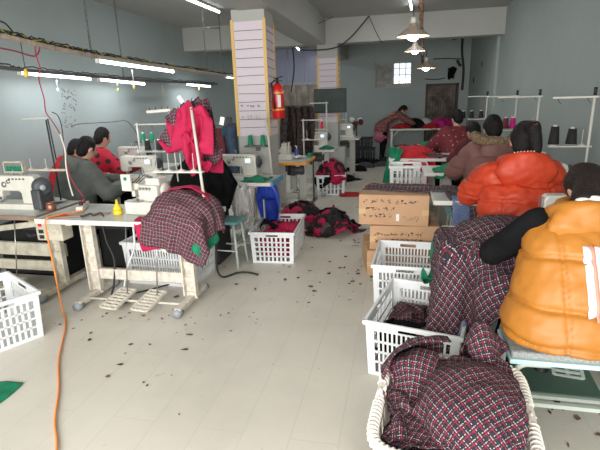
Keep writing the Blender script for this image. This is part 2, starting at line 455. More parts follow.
    s = o.modifiers.new('subdivision', 'SUBSURF'); s.levels = 1; s.render_levels = 1
    t = o.modifiers.new('thickness', 'SOLIDIFY'); t.thickness = thick; t.offset = 0
    return o
def cloth_thing(label, cat, *a, group=None, **k):
    return tag(recenter(cloth(*a, **k)), label, cat, group)

def tee(u, v):            # T shaped garment outline: body with two sleeves
    if v > .62: return True
    return .27 < u < .73
def trouser(u, v):
    return v > .7 or u < .44 or u > .56

# ------------------------------------------------------------------ blobs: continuous bodies and coats from overlapping volumes
def sphere_mesh(c, r, rot=None, n=18):
    vs = []; fs = []
    k = n//2
    c = Vector(c); r = Vector(r if hasattr(r, '__len__') else (r, r, r))
    m = rot if rot is not None else Matrix.Identity(3)
    for i in range(k+1):
        th = PI*i/k
        for j in range(n):
            ph = 2*PI*j/n
            vs.append(c + m @ Vector((r.x*math.sin(th)*math.cos(ph), r.y*math.sin(th)*math.sin(ph), r.z*math.cos(th))))
    for i in range(k):
        for j in range(n): fs.append((i*n+j, (i+1)*n+j, (i+1)*n+(j+1) % n, i*n+(j+1) % n))
    return vs, fs
def capsule(mb, a, b, ra, rb):
    a, b = Vector(a), Vector(b); d = b-a; L = d.length; d = d.normalized() if L > 1e-6 else Vector((0, 0, 1))
    rows = []
    for i in range(7):
        t = PI/2*i/6; rows.append((a-d*ra*math.cos(t), ra*math.sin(t)))
    for i in range(7):
        t = PI/2*(1-i/6); rows.append((b+d*rb*math.cos(t), rb*math.sin(t)))
    rows[0] = (rows[0][0], 1e-4); rows[-1] = (rows[-1][0], 1e-4)
    mb.tube([p for p, _ in rows], [r for _, r in rows], 16)
def ell(mb, c, r, rot=None):
    if rot is not None and not isinstance(rot, Matrix): rot = Euler(rot).to_matrix()
    vs, fs = sphere_mesh(c, r, rot); mb.add(vs, fs, True)
def blob(name, mb, m, parent, voxel=.012, smooth=6, quilt=None, wrinkle=0., seed=0, clip=None):
    me = bpy.data.meshes.new('tmp'); me.from_pydata(mb.v, [], mb.f)
    t = bpy.data.objects.new('tmp', me); COL.objects.link(t)
    r = t.modifiers.new('r', 'REMESH'); r.mode = 'VOXEL'; r.voxel_size = voxel
    if smooth:
        s = t.modifiers.new('s', 'SMOOTH'); s.iterations = smooth; s.factor = .5
    dg = bpy.context.evaluated_depsgraph_get(); dg.update()
    nm = bpy.data.meshes.new_from_object(t.evaluated_get(dg))
    bpy.data.objects.remove(t); bpy.data.meshes.remove(me)
    nm.name = name
    if quilt or wrinkle:
        n = len(nm.vertices); co = np.empty(n*3); no = np.empty(n*3)
        nm.vertices.foreach_get('co', co); nm.vertex_normals.foreach_get('vector', no)
        co = co.reshape(-1, 3); no = no.reshape(-1, 3); off = np.zeros(n)
        if quilt: off += quilt(co, no)
        if wrinkle:
            for i in range(n):
                p = Vector(co[i])
                off[i] += wrinkle*(noise.noise(Vector((p.x*9+seed, p.y*9, p.z*14)))+.6*noise.noise(Vector((p.x*24+seed, p.y*24, p.z*30))))
        co = co+no*off[:, None]; nm.vertices.foreach_set('co', co.ravel()); nm.update()
    nm.polygons.foreach_set('use_smooth', [True]*len(nm.polygons)); nm.materials.clear(); nm.materials.append(m)
    o = bpy.data.objects.new(name, nm); COL.objects.link(o); o.parent = parent
    return o

def person(label, loc, rz, coat, seat=.46, lean=.25, head=(0, .10, 0), scale=1., arms=None, bulk=1., hair=None, voxel=.014, quilt=None, wrinkle=.006,
           hood=None, fur=None, hairstyle='short', trousers=None, coatlen=.10, headtilt=(.35, 0, 0), sleeves=None, legs=True, boots=True, group=None, fingers=True, vest=False, feet=None, skirt=None, skirt2=None, rings=None, coatname='coat'):
    """seated figure, facing +Y before rotation, origin on the floor below the pelvis"""
    t = thing('person', label, 'person', loc, rz, group); t.scale = (scale,)*3
    hair = hair or m_hair; trousers = trousers or m_blackcloth
    pel = Vector((0, 0, seat+.10)); ch = pel+Vector((0, math.sin(lean)*.34, math.cos(lean)*.34)); nk = pel+Vector((0, math.sin(lean)*.50+.01, math.cos(lean)*.50))
    hd = nk+Vector((head[0], head[1], .155+head[2]))
    sh = {-1: nk+Vector((-.165, -.01, -.055)), 1: nk+Vector((.165, -.01, -.055))}
    arms = arms or {}
    A = {}
    for s in (-1, 1):
        e, h = arms.get(s, (Vector((s*.27, .12, -.26)), Vector((s*.12, .36, -.24))))
        A[s] = (sh[s], nk+Vector(e), nk+Vector(h))
    # body
    b = MB(); ell(b, pel, (.16, .12, .12)); capsule(b, pel, ch, .12, .13); capsule(b, ch, nk-Vector((0, 0, .04)), .13, .08)
    capsule(b, sh[-1], sh[1], .055, .055); capsule(b, nk-Vector((0, 0, .03)), hd-Vector((0, 0, .06)), .052, .05)
    hm = Euler(headtilt).to_matrix()
    ell(b, hd, (.074, .092, .105), hm); ell(b, hd+hm @ Vector((0, .028, -.055)), (.054, .062, .062), hm)
    capsule(b, hd+hm @ Vector((0, .088, .0)), hd+hm @ Vector((0, .108, -.028)), .009, .014)
    capsule(b, hd+hm @ Vector((-.02, .08, -.06)), hd+hm @ Vector((.02, .08, -.06)), .009, .009)
    for s in (-1, 1):
        ell(b, hd+hm @ Vector((s*.078, -.005, -.015)), (.010, .020, .031), hm)
        ell(b, hd+hm @ Vector((s*.03, .078, .012)), (.014, .012, .009), hm)
        p0, p1, p2 = A[s]
        capsule(b, p0, p1, .048, .038); capsule(b, p1, p2, .038, .026)
        d = (p2-p1).normalized(); side = d.cross(Vector((0, 0, 1))).normalized()
        palm = p2+d*.05
        ell(b, palm, (.040, .045, .018), (0, 0, math.atan2(d.y, d.x)-PI/2))
        if fingers:
            for q, ln in ((-.03, .060), (-.010, .072), (.011, .068), (.030, .052)):
                k0 = palm+d*.03+side*q; k1 = k0+d*ln*.55+Vector((0, 0, -.005)); k2 = k1+d*ln*.35+Vector((0, 0, -.022))
                capsule(b, k0, k1, .0095, .0088); capsule(b, k1, k2, .0088, .0075)
            k0 = palm-side*s*.03-d*.02; k1 = k0-side*s*.022+d*.03; k2 = k1+d*.03-Vector((0, 0, .01))
            capsule(b, k0, k1, .012, .010); capsule(b, k1, k2, .010, .008)
    if legs:
        LG = {}
        for s in (-1, 1):
            hip = pel+Vector((s*.09, .02, -.03))
            if feet and s in feet: kn, an = Vector(feet[s][0]), Vector(feet[s][1])
            else: kn = Vector((s*.13, .44, seat+.04)); an = Vector((s*.14, .42, .09))
            LG[s] = (hip, kn, an)
            capsule(b, hip, kn, .078, .055); capsule(b, kn, an, .052, .036); capsule(b, an+Vector((0, -.03, -.04)), an+Vector((0, .13, -.055)), .036, .03)
    blob('body', b, m_skin, t, min(voxel, .009) if fingers else voxel, 1)
    # eyes
    if fingers:
        ey = MB()
        for s in (-1, 1): ell(ey, hd+hm @ Vector((s*.03, .086, .012)), (.012, .007, .006), hm)
        ey.build('eyes', mat('eye_dark', (.02, .015, .012), .2), t)
    # trousers, boots
    if legs:
        q = MB(); ell(q, pel+Vector((0, 0, -.01)), (.175, .14, .115))
        for s in (-1, 1):
            hip, kn, an = LG[s]; capsule(q, hip, kn, .092, .072); capsule(q, kn, an+Vector((0, 0, .02)), .068, .052)
        blob('trousers', q, trousers, t, voxel, 3, wrinkle=.004)
        for s in (-1, 1):
            hip, kn, an = LG[s]; q = MB(); capsule(q, an+Vector((0, 0, .06)), an+Vector((0, -.01, -.03)), .05, .048); capsule(q, an+Vector((0, -.025, -.04)), an+Vector((0, .15, -.045)), .045, .042)
            o = blob('boot', q, m_boot, t, voxel, 2)
    # coat
    c = MB(); B = bulk
    hem = pel+Vector((0, -.02*B, -coatlen+.0))
    rg = rings or [(0., .205, .165), (.2, .212, .165), (.45, .205, .158), (.7, .205, .15), (.86, .195, .13), (.95, .15, .10), (1., .09, .08)]
    spine = [hem, pel+Vector((0, -.01, .06)), ch+Vector((0, -.01, .0)), nk+Vector((0, -.01, .0))]
    cum = [0.]
    for a_, b_ in zip(spine, spine[1:]): cum.append(cum[-1]+(b_-a_).length)
    def sp(tt):
        d_ = tt*cum[-1]
        for q in range(3):
            if d_ <= cum[q+1] or q == 2: return spine[q].lerp(spine[q+1], (d_-cum[q])/(cum[q+1]-cum[q]))
    NR = 24; vs = []; fs = []; ts = np.linspace(0, 1, NR)
    for t_i in ts:
        rx = np.interp(t_i, [r_[0] for r_ in rg], [r_[1] for r_ in rg]); ry = np.interp(t_i, [r_[0] for r_ in rg], [r_[2] for r_ in rg]); p_ = sp(t_i)
        kk = B if t_i < .8 else 1+(B-1)*(1-t_i)/.2
        for k in range(28):
            th = 2*PI*k/28; cx_, sy_ = math.cos(th), math.sin(th)
            vs.append(p_+Vector((math.copysign(abs(cx_)**.85, cx_)*rx*kk, math.copysign(abs(sy_)**.85, sy_)*ry*kk, -.02*sy_*(1-t_i))))
    for r_ in range(NR-1):
        for k in range(28): fs.append((r_*28+k, r_*28+(k+1) % 28, (r_+1)*28+(k+1) % 28, (r_+1)*28+k))
    fs += [tuple(range(28))[::-1], tuple((NR-1)*28+k for k in range(28))]
    c.add(vs, fs, True)
    for s in (-1, 1): capsule(c, nk+Vector((s*.04, -.01, -.035)), A[s][0]+Vector((-s*.01, 0, -.005)), .055, .062)
    if not vest:
        for s in (-1, 1):
            p0, p1, p2 = A[s]; capsule(c, p0, p1, .083*B, .075*B); capsule(c, p1, p2-(p2-p1).normalized()*.02, .075*B, .052*B)
    if skirt: ell(c, skirt[0], skirt[1])
    if skirt2: ell(c, skirt2[0], skirt2[1])
    # collar
    for k in range(10):
        th = 2*PI*k/10; th2 = 2*PI*(k+1)/10
        capsule(c, nk+Vector((.075*math.cos(th), .065*math.sin(th), .02)), nk+Vector((.075*math.cos(th2), .065*math.sin(th2), .02)), .028, .028)
    blob(coatname, c, coat, t, voxel, 22, quilt=quilt, wrinkle=wrinkle, seed=loc[0]*5)
    if vest:
        for s in (-1, 1):
            p0, p1, p2 = A[s]; q = MB(); capsule(q, p0, p1, .072, .068); capsule(q, p1, p2, .066, .045)
            blob('sleeve', q, sleeves or m_blackcloth, t, voxel, 3, wrinkle=.006)
    if hood: hood(t, nk, hd, B, voxel)
    if fur:
        q = MB(); N = 22; cpt = nk+Vector((0, -.10, .06))
        for k in range(N+1):
            th = PI*(-.12)+PI*1.24*k/N
            p = cpt+Vector((-.19*math.cos(th), -.085*math.sin(th)+.05, .02-.03*math.sin(th)))
            ell(q, p, (.052, .05, .045))
        blob('fur_trim', q, fur, t, voxel, 1, wrinkle=.014)
    # hair
    q = MB()
    ell(q, hd+hm @ Vector((0, -.014, .018)), (.088, .098, .106), hm)
    ell(q, hd+hm @ Vector((0, -.045, -.03)), (.078, .062, .085), hm)
    if hairstyle == 'bun': ell(q, hd+hm @ Vector((0, -.10, .085)), (.045, .045, .04))
    if hairstyle == 'ponytail':
        capsule(q, hd+hm @ Vector((.0, -.09, .09)), hd+hm @ Vector((.03, -.15, .075)), .030, .042)
        capsule(q, hd+hm @ Vector((.03, -.15, .075)), hd+hm @ Vector((.055, -.165, -.06)), .044, .034)
    if hairstyle == 'long':
        capsule(q, hd+hm @ Vector((-.02, -.07, .0)), nk+Vector((-.01, -.055, .05)), .07, .055); capsule(q, hd+hm @ Vector((.04, -.06, .0)), nk+Vector((.03, -.055, .05)), .065, .05)
    # open the face
    hobj = blob('hair', q, hair, t, voxel, 3, wrinkle=.005)
    bm = bmesh.new(); bm.from_mesh(hobj.data)
    inv = hm.inverted()
    dl = [v for v in bm.verts if (inv @ (v.co-hd)).y > .045 and (inv @ (v.co-hd)).z < .062]
    bmesh.ops.delete(bm, geom=dl, context='VERTS'); bm.to_mesh(hobj.data); bm.free()
    return t, nk, hd, hm

# ================================================================== THE SETTING
XL, XR, YB, YF, ZC = -4.10, 1.68, 12.55, -1.6, 2.95
struct(MB().b2((XL-.1, YF, -.1), (XR+.1, YB+.1, 0)), 'floor', m_floor)
struct(MB().b2((XL-.1, YF, ZC), (XR+.1, YB+.1, ZC+.1)), 'ceiling', m_ceil)
struct(MB().b2((XL-.12, YF, 0), (XL, YB, ZC)), 'wall_left', m_wall)
struct(MB().b2((XR, YF, 0), (XR+.12, YB, ZC)), 'wall_right', m_wall)
# back wall with two window openings and a door opening
def wall_holes(mb, x0, x1, z0, z1, y0, y1, holes):
    xs = sorted({x0, x1, *[h[0] for h in holes], *[h[1] for h in holes]}); zs = sorted({z0, z1, *[h[2] for h in holes], *[h[3] for h in holes]})
    for i in range(len(xs)-1):
        for k in range(len(zs)-1):
            cx, cz = (xs[i]+xs[i+1])/2, (zs[k]+zs[k+1])/2
            if any(h[0] < cx < h[1] and h[2] < cz < h[3] for h in holes): continue
            mb.b2((xs[i], y0, zs[k]), (xs[i+1], y1, zs[k+1]))
    return mb
wa = ay(375, 63, YB); wb = ay(411.5, 87, YB)
W1 = (wa.x, wb.x, wb.z, wa.z)
da = ay(426, 84, YB); db = ay(459, 84, YB)
D1 = (da.x, db.x, 0, da.z)
la = ay(272, 50, YB); lb = ay(320, 83, YB)
W2 = (la.x, lb.x, lb.z, la.z)
struct(wall_holes(MB(), XL, XR, 0, ZC, YB, YB+.14, [W1, D1]), 'wall_back', m_wall)
# front of the workshop: wide open shop front behind the viewer
struct(wall_holes(MB(), XL, XR, 0, ZC, YF-.12, YF, [(-3.6, 1.4, 0.0, 2.6)]), 'wall_front', m_wall)
# window 1: left half dull board, right half pane with glazing bars
w = bpy.data.objects.new('window_1', None); COL.objects.link(w); w['kind'] = 'structure'
xm = (W1[0]+W1[1])/2
fr = MB()
for a, b_ in (((W1[0], W1[2]), (W1[1], W1[2]+.03)), ((W1[0], W1[3]-.03), (W1[1], W1[3])), ((W1[0], W1[2]), (W1[0]+.03, W1[3])), ((W1[1]-.03, W1[2]), (W1[1], W1[3])), ((xm-.02, W1[2]), (xm+.02, W1[3]))):
    fr.b2((a[0], YB+.03, a[1]), (b_[0], YB+.08, b_[1]))
for k in (1, 2): fr.b2((xm+(W1[1]-xm)*k/3-.008, YB+.04, W1[2]), (xm+(W1[1]-xm)*k/3+.008, YB+.06, W1[3]))
for k in (1, 2, 3): fr.b2((xm, YB+.04, W1[2]+(W1[3]-W1[2])*k/4-.006), (W1[1], YB+.06, W1[2]+(W1[3]-W1[2])*k/4+.006))
fr.build('window_frame', mat('grey_window_frame', (.33, .35, .35), .5), w)
MB().b2((W1[0]+.03, YB+.05, W1[2]+.03), (xm-.02, YB+.06, W1[3]-.03)).build('window_board', mat('dull_window_board', (.30, .30, .28), .7, var=.2), w)
MB().b2((xm, YB+.09, W1[2]+.02), (W1[1]-.02, YB+.095, W1[3]-.02)).build('window_pane', mat('window_pane_glass', (.9, .95, 1), .05, trans=1.), w)
MB().b2((W1[0]+.27, YB-.04, W1[2]+.0), (W1[1], YB+.06, W1[2]+.10)).build('window_sill', m_beam, w)
# door 1: brown slatted door
d = bpy.data.objects.new('door_1', None); COL.objects.link(d); d['kind'] = 'structure'
MB().b2((D1[0], YB+.06, 0), (D1[1], YB+.09, D1[3])).build('door_backing', mat('dark_backing', (.07,.06,.055), .9), d)
fr = MB()
fr.b2((D1[0], YB-.02, 0), (D1[0]+.05, YB+.06, D1[3])); fr.b2((D1[1]-.05, YB-.02, 0), (D1[1], YB+.06, D1[3])); fr.b2((D1[0], YB-.02, D1[3]-.05), (D1[1], YB+.06, D1[3]))
fr.build('door_frame', mat('dark_door_frame', (.05, .04, .035), .6), d)
sl = MB(); x = D1[0]+.06; k = 0
while x < D1[1]-.09:
    sl.b2((x, YB+.0, .02), (x+.055, YB+.02+.008*(k % 2), D1[3]-.05)); x += .068; k += 1
for z in (.5, 1.1, 1.55): sl.b2((D1[0]+.05, YB-.015, z), (D1[1]-.05, YB, z+.04))
sl.build('door_slats', m_bamboo, d)
# window 2: lilac panel on the left part of the back wall, rail under it
w = bpy.data.objects.new('window_2', None); COL.objects.link(w); w['kind'] = 'structure'
MB().b2((W2[0], YB-.02, W2[2]), (W2[1], YB-.01, W2[3])).build('window_pane', m_lilac, w)
fr = MB()
for k in range(4): fr.b2((W2[0]+(W2[1]-W2[0])*k/3-.015, YB-.04, W2[2]), (W2[0]+(W2[1]-W2[0])*k/3+.015, YB-.01, W2[3]))
fr.b2((W2[0]-.3, YB-.05, W2[2]-.04), (W2[1], YB-.01, W2[2]+.03))
fr.build('window_frame', mat('grey_window_frame', (.33, .35, .35), .5), w)
# beams
YBM = 8.7; ZB = 2.53
struct(MB().b2((XL, YBM, ZB), (XR, YBM+.32, ZC)), 'ceiling_beam', m_beam)
struct(MB().b2((-1.72, YF, 2.52), (-1.34, YB, ZC)), 'ceiling_beam', m_beam)
# wall pilaster on the right below the cross beam
struct(MB().b2((XR-.05, YBM+.32, 0), (XR, YBM+.62, ZC)), 'wall_right_pilaster', m_wall)

def column(x0, x1, y0, y1, z1, pz0, pz1, rows, writing=False):
    struct(MB().box(((x0+x1)/2, (y0+y1)/2, z1/2), (x1-x0, y1-y0, z1)), 'column', m_beam)
    t = thing('ruled_paper', 'lilac ruled paper sheets with yellow tape edges wrapped round the %s column' % ('near' if writing else 'far'), 'paper', ((x0+x1)/2, (y0+y1)/2, pz0))
    ox, oy = (x0+x1)/2, (y0+y1)/2
    p = MB(); p.b2((x0-ox-.004, y0-oy-.006, 0), (x1-ox+.004, y0-oy-.001, pz1-pz0)); p.b2((x1-ox+.001, y0-oy-.004, 0), (x1-ox+.006, y1-oy, pz1-pz0-.05))
    p.build('sheet', m_paper, t)
    l = MB(); n = rows
    for k in range(1, n):
        z = (pz1-pz0)*k/n; dz = .006*math.sin(k*2.1)
        l.bar((x0-ox+.03, y0-oy-.008, z), (x1-ox-.03, y0-oy-.008, z+dz), .004, .006); l.bar((x1-ox+.008, y0-oy+.02, z), (x1-ox+.008, y1-oy-.02, z-.02), .004, .006)
    l.build('rule_lines', m_line, t)
    for (a, b_) in (((x0-ox-.012, y0-oy-.012), (x0-ox+.022, y0-oy-.006)), ((x1-ox-.022, y0-oy-.012), (x1-ox+.012, y0-oy-.006)), ((x1-ox+.006, y1-oy-.035), (x1-ox+.012, y1-oy))):
        MB().b2((a[0], a[1], 0), (b_[0], b_[1], pz1-pz0+.02)).build('tape_strip', m_yellowstrip, t)
    if writing:
        s = MB(); rr = random.Random(3)
        for zrow in (ay(255, 106, y0).z, ay(255, 117, y0).z):
            x = x0-ox+.07
            while x < x1-ox-.06:
                for q in range(4):
                    a = rr.uniform(-.012, .012); b_ = rr.uniform(-.012, .012); h = rr.random() < .5
                    P0 = Vector((x+a-(.010 if h else 0), y0-oy-.009, zrow-pz0+b_-(0 if h else .010))); P1 = Vector((x+a+(.010 if h else .002), y0-oy-.009, zrow-pz0+b_+(.002 if h else .010)))
                    s.bar(P0, P1, .003, .004)
                x += rr.choice((.035, .035, .06))
        s.build('handwriting', m_line, t)
column(-1.80, -1.43, 5.05, 5.40, 2.53, ay(250, 136, 5.05).z, ay(250, 21, 5.05).z, 13, True)
column(-1.50, -1.13, 8.72, 9.05, 2.53, ay(328, 122, 8.72).z, ay(328, 58, 8.72).z, 11)

# ------------------------------------------------------------------ light rails and tubes
def tube_light(p, q, label, parent_label=None, group=None, batten=True):
    p, q = Vector(p), Vector(q); c = (p+q)/2
    t = thing('tube_light', label, 'tube light', c, 0, group)
    d = (q-p)
    MB().tube([-d/2, d/2], .016, 10).build('lamp_tube', m_tube, t)
    if batten: MB().bar(-d/2+Vector((0, 0, .03)), d/2+Vector((0, 0, .03)), .035, .03, .004).build('batten', m_mach, t)
    e = d.normalized()
    for s in (-1, 1): MB().bar(e*s*(d.length/2-.005)+Vector((0, 0, .005)), e*s*(d.length/2+.02)+Vector((0, 0, .005)), .036, .05, .004).build('end_cap', m_mach, t)
    return t
def lamp_at(p, q, power, name):
    p, q = Vector(p), Vector(q)
    l = bpy.data.lights.new(name, 'AREA'); l.shape = 'RECTANGLE'; l.size = (q-p).length; l.size_y = .04; l.energy = power; l.color = (.93, .97, 1.)
    o = bpy.data.objects.new(name, l); COL.objects.link(o); o.location = (p+q)/2-Vector((0, 0, .022))
    o.rotation_euler = (0, 0, math.atan2((q-p).y, (q-p).x))
XU = -2.85; XLo = -3.8
def on_u(px, py): return ax_(px, py, XU)
def on_l(px, py): return ax_(px, py, XLo)
# upper rail
def rail(name, label, pts, w, h, mt, wires):
    t = thing(name, label, 'rail', pts[0]); o = pts[0]
    b = MB()
    for i in range(len(pts)-1): b.bar(pts[i]-o, pts[i+1]-o, w, h, .003)
    b.build('channel', mt, t)
    rr = random.Random(int(len(label)))
    for k, (cm, off) in enumerate(wires):
        P = []
        for i in range(len(pts)-1):
            for s in np.linspace(0, 1, 26)[:-1]:
                q = pts[i].lerp(pts[i+1], s)-o
                P.append(q+Vector((rr.uniform(-.02, .02), 0, off+rr.uniform(-.014, .014))))
        MB().tube(P, .006, 5).build('cable', cm, t)
    return t
up = [on_u(-25, 29), on_u(0, 35.5), on_u(50, 47.5), on_u(98, 57), on_u(173, 68), on_u(232, 76.5), on_u(254, 79)]
up = [Vector((p.x, p.y, p.z+.0)) for p in up]
rail('lighting_rail', 'pale channel rail carrying tangled cables, upper of two rails on the left', up, .035, .035, m_lamp, [(m_wire, .03), (m_wire, .042), (mat('yellow_green_wire', (.35, .33, .03), .6), .036), (m_wire, .025)])
lo = [on_l(-20, 65), on_l(20, 70), on_l(90, 76), on_l(145, 80.5), on_l(217, 84)]
rail('lighting_rail', 'dark thin rail by the left wall, lower of two rails', lo, .04, .035, m_dmetal, [(m_wire, .03)])
dz = Vector((0, 0, -.055))
G1 = 'tube lights under the left rails'
LAMPS = []
for nm_, f_, a, b_, lab in (('u', on_u, (98, 61), (173, 71.5), 'bright tube light under the upper left rail, nearest long one'),
                       ('u', on_u, (226, 77), (250, 79.5), 'short bright tube light end beside the near column'),
                       ('l', on_l, (20, 73), (90, 79), 'bright tube light on the lower left rail, nearest the left edge'),
                       ('l', on_l, (99, 79.5), (144, 84), 'bright tube light on the lower left rail, middle of three'),
                       ('l', on_l, (186, 84.5), (210, 86.5), 'bright tube light on the lower left rail, farthest of three')):
    P, Q = f_(*a), f_(*b_)
    tube_light(P, Q, lab, group=G1); LAMPS.append((P, Q))
P, Q = az(170, -8, 2.90), az(219, 12, 2.90)
tube_light(P, Q, 'long tube light fixed to the ceiling left of the near column'); LAMPS.append((P, Q))
P, Q = az(408, -12, 2.90), az(411.5, 9, 2.90)
tube_light(P, Q, 'ceiling tube light above the hanging lamps'); LAMPS.append((P, Q))
P, Q = ay(296.5, 42, 10.2), ay(298, 51, 11.6); P.z = min(P.z, 2.9); Q.z = P.z
t7 = tube_light(ay(295.5, 46, 10.6), ay(299, 50, 11.6), 'small distant tube light seen right of the near column')
for q_ in (-.4, .4): MB().tube([(0.03*q_, q_, .03), (0.03*q_, q_, ZC-t7.location.z)], .006, 6).build('hanger_rod', m_dmetal, t7); LAMPS.append((ay(295.5, 46, 10.6), ay(299, 50, 11.6)))
for i, (P, Q) in enumerate(LAMPS): lamp_at(P, Q, 4.5*(Q-P).length, 'tube_glow')
# hanging rods and chains
def rod(pts, r, label, m=m_wire, name='hanging_chain', cat='chain', group=None, n=6):
    return single(MB().tube(pts, r, n), name, m, label, cat, group)
def chain(px0, py0, px1, py1, f_, label):
    b = f_(px1, py1); a = Vector((b.x, b.y, ZC)); N = max(4, int((a.z-b.z)/.045)); mb = MB()
    for i in range(N):
        z = a.z+(b.z-a.z)*(i+.5)/N; ang = (i % 2)*PI/2; ring = []
        for k in range(9):
            th = 2*PI*k/8; ring.append((b.x+.009*math.cos(th)*math.cos(ang), b.y+.009*math.cos(th)*math.sin(ang), z+.027*math.sin(th)))
        mb.tube(ring, .004, 4, False)
    single(mb, 'hanging_chain', m_dmetal, label, 'chain')
chain(80, 5, 92, 58, on_u, 'dark chain holding up the near end of the upper rail')
chain(206, 28, 207, 73, on_u, 'left one of two dark chains holding the far end of the upper rail')
chain(219, 28, 223, 76, on_u, 'right one of two dark chains holding the far end of the upper rail')
chain(112, 8, 124, 79, on_l, 'thin dark chain down to the lower rail near the left wall')
mb = MB(); p = on_u(206, 28); q = on_u(219, 28); mb.tube([p+Vector((0, .0, 0)), q], .008); single(mb, 'hanging_bar', m_dmetal, 'thin dark bar linking two chains left of the near column', 'bar')
# pull switches
G = 'yellow pull switches under the rails'
for px, py, f_, L_, lab in ((26, 73, on_u, .26, 'large yellow pull switch nearest the left edge, hanging from the upper rail'), (58, 90, on_l, .09, 'small pale pull switch under the nearest lower tube light'),
                       (118, 90, on_l, .09, 'small yellow pull switch left of a pair under the middle lower tube light'), (134, 87, on_u, .16, 'yellow pull switch right of a pair below the upper rail'), (199, 89, on_l, .04, 'yellow pull switch under the farthest lower tube light'), (163, 91, on_l, .1, 'thin yellow pull switch between the middle and farthest lower tube lights')):
    c = f_(px, py); t = thing('pull_switch', lab, 'switch', c, 0, G)
    s = 1.15 if px == 26 else .8
    MB().lathe([(0, -.028*s), (.012*s, -.026*s), (.018*s, -.008*s), (.014*s, .012*s), (.005*s, .028*s), (0, .03*s)], n=12).build('knob', mat('amber_plastic', (.72, .45, .06), .35) if px != 58 else m_mach, t)
    MB().tube([(0, 0, .02), (.002, 0, .02+L_)], .003, 5).build('pull_cord', m_wire if px == 26 else m_mach, t)
# drooping wires
def wire(pts, r, m, label, name='wire', cat='wire'):
    P = [Vector(p) for p in pts]; out = []
    for i in range(len(P)-1):
        a, b, c, d_ = P[max(i-1, 0)], P[i], P[i+1], P[min(i+2, len(P)-1)]
        for s in np.linspace(0, 1, 9)[:-1]:
            out.append(.5*((2*b)+(c-a)*s+(2*a-5*b+4*c-d_)*s*s+(3*b-a-3*c+d_)*s**3))
    out.append(P[-1])
    return single(MB().tube(out, r, 6), name, m, label, cat)
wire([on_u(0, 48), on_u(15, 51), on_u(28, 55), on_u(35, 56), on_u(39, 51), on_u(40, 40)], .006, m_redwire, 'dark red wire sagging under the upper rail at the left edge')
wire([on_u(0, 21), on_u(6, 24), on_u(13, 32)], .006, m_wire, 'black wire end above the upper rail at the left edge')
wire([ay(35, 46, 3.3), ay(36, 55, 3.3), ay(40, 68, 3.3), ay(39, 80, 3.3), ay(44, 98, 3.3), ay(46, 112, 3.3), ay(52, 121, 3.28), ay(60, 134, 3.26), ay(64, 148, 3.25), ay(67, 164, 3.24), ay(70, 176, 3.23), ay(76, 187, 3.22), ay(84, 197, 3.2)], .0045, m_redwire, 'dark red twisted cord dropping from the rail to the plug block on the table')
wire([ay(60, 134, 3.25), ay(65, 150, 3.24), ay(66, 166, 3.23), ay(69, 182, 3.22), ay(73, 196, 3.2)], .006, m_mach, 'pale cable running beside the dark red twisted cord')
p0 = ay(345, 43, 8.6)
wire([ay(300, 50, 8.4), ay(318, 50, 8.4), ay(337, 47, 8.4), ay(352, 36, 8.4), ay(369, 16, 8.4)], .012, m_wire, 'thick black cable swooping up the ceiling beam')
wire([ay(369, 16, 8.4), ay(375, 30, 8.4), ay(382, 43, 8.4)], .007, m_wire, 'thin black wire hanging from the cable hook on the beam')
wire([ay(310, 12, 8.0), ay(311, 26, 8.0), ay(322, 22, 8.0), ay(333, 17, 8.0)], .006, m_wire, 'thin black wire by the top of the lengthways beam')
wire([ay(291, 30, 9.5), ay(293, 50, 9.5), ay(294, 70, 9.5), ay(291, 92, 9.5)], .014, m_wire, 'black cable hanging in front of the lilac window')

# pendant lamps on their pipe
pp = thing('lamp_pipe', 'brown rusty pipe with cable carrying the hanging lamps', 'pipe', (0, 0, 0))
zt = 2.62
A0, A1 = ay(421, -6, 5.2), ay(424, 66, 10.2)
A0 = ay(421, 0, 5.3); A1 = ay(422.5, 66, 10.4)
pp.location = A0
MB().tube([A0-A0, A1-A0], .022, 8).build('pipe', mat('rusty_pipe', (.28, .15, .09), .6, var=.4, vscale=20), pp)
MB().tube([Vector((.025*math.cos(k*1.7), 0, .025*math.sin(k*1.7)))+(A1-A0)*k/40 for k in range(41)], .008, 5).build('cable', m_wire, pp)
for k in (0.02, .5, .97):
    q = (A1-A0)*k; MB().tube([q, Vector((q.x, q.y, ZC-A0.z if (A0+q).y < 8.6 or (A0+q).y > 9.1 else 2.53-A0.z))], .008, 6).build('hanger', m_dmetal, pp)
def pendant(c, s, label):
    t = thing('pendant_lamp', label, 'lamp', c, 0, 'pendant lamps on the ceiling pipe'); t.scale = (s,)*3
    MB().lathe([(.030, .135), (.045, .13), (.055, .095), (.095, .07), (.185, .0), (.19, -.008), (.183, -.004), (.09, .062), (.045, .08), (0, .085)], n=28).build('shade', m_lamp, t)
    MB().lathe([(0, .20), (.028, .20), (.034, .19), (.036, .135), (0, .13)], n=14).build('lamp_holder', m_mach, t)
    MB().lathe([(0, .08), (.022, .075), (.055, .03), (.066, -.01), (.056, -.035), (.025, -.052), (0, -.056)], n=16).build('bulb', m_bulb, t)
    MB().tube([(0, 0, .2), (0, 0, .33)], .006, 6).build('cord', m_wire, t)
    l = bpy.data.lights.new('bulb_glow', 'POINT'); l.energy = 6; l.shadow_soft_size = .05; l.color = (1, .96, .88)
    o = bpy.data.objects.new('bulb_glow', l); COL.objects.link(o); o.location = Vector(c)+Vector((0, 0, -.09*s))
pendant(ay(413, 36, 5.5), .95, 'large cream enamel hanging lamp, nearest of three, bulb lit')
pendant(ay(415, 51, 6.9), .75, 'hanging lamp in the middle of the three on the pipe')
pendant(ay(426, 68, 9.3), .95, 'farthest of the three hanging lamps, near the brown door')

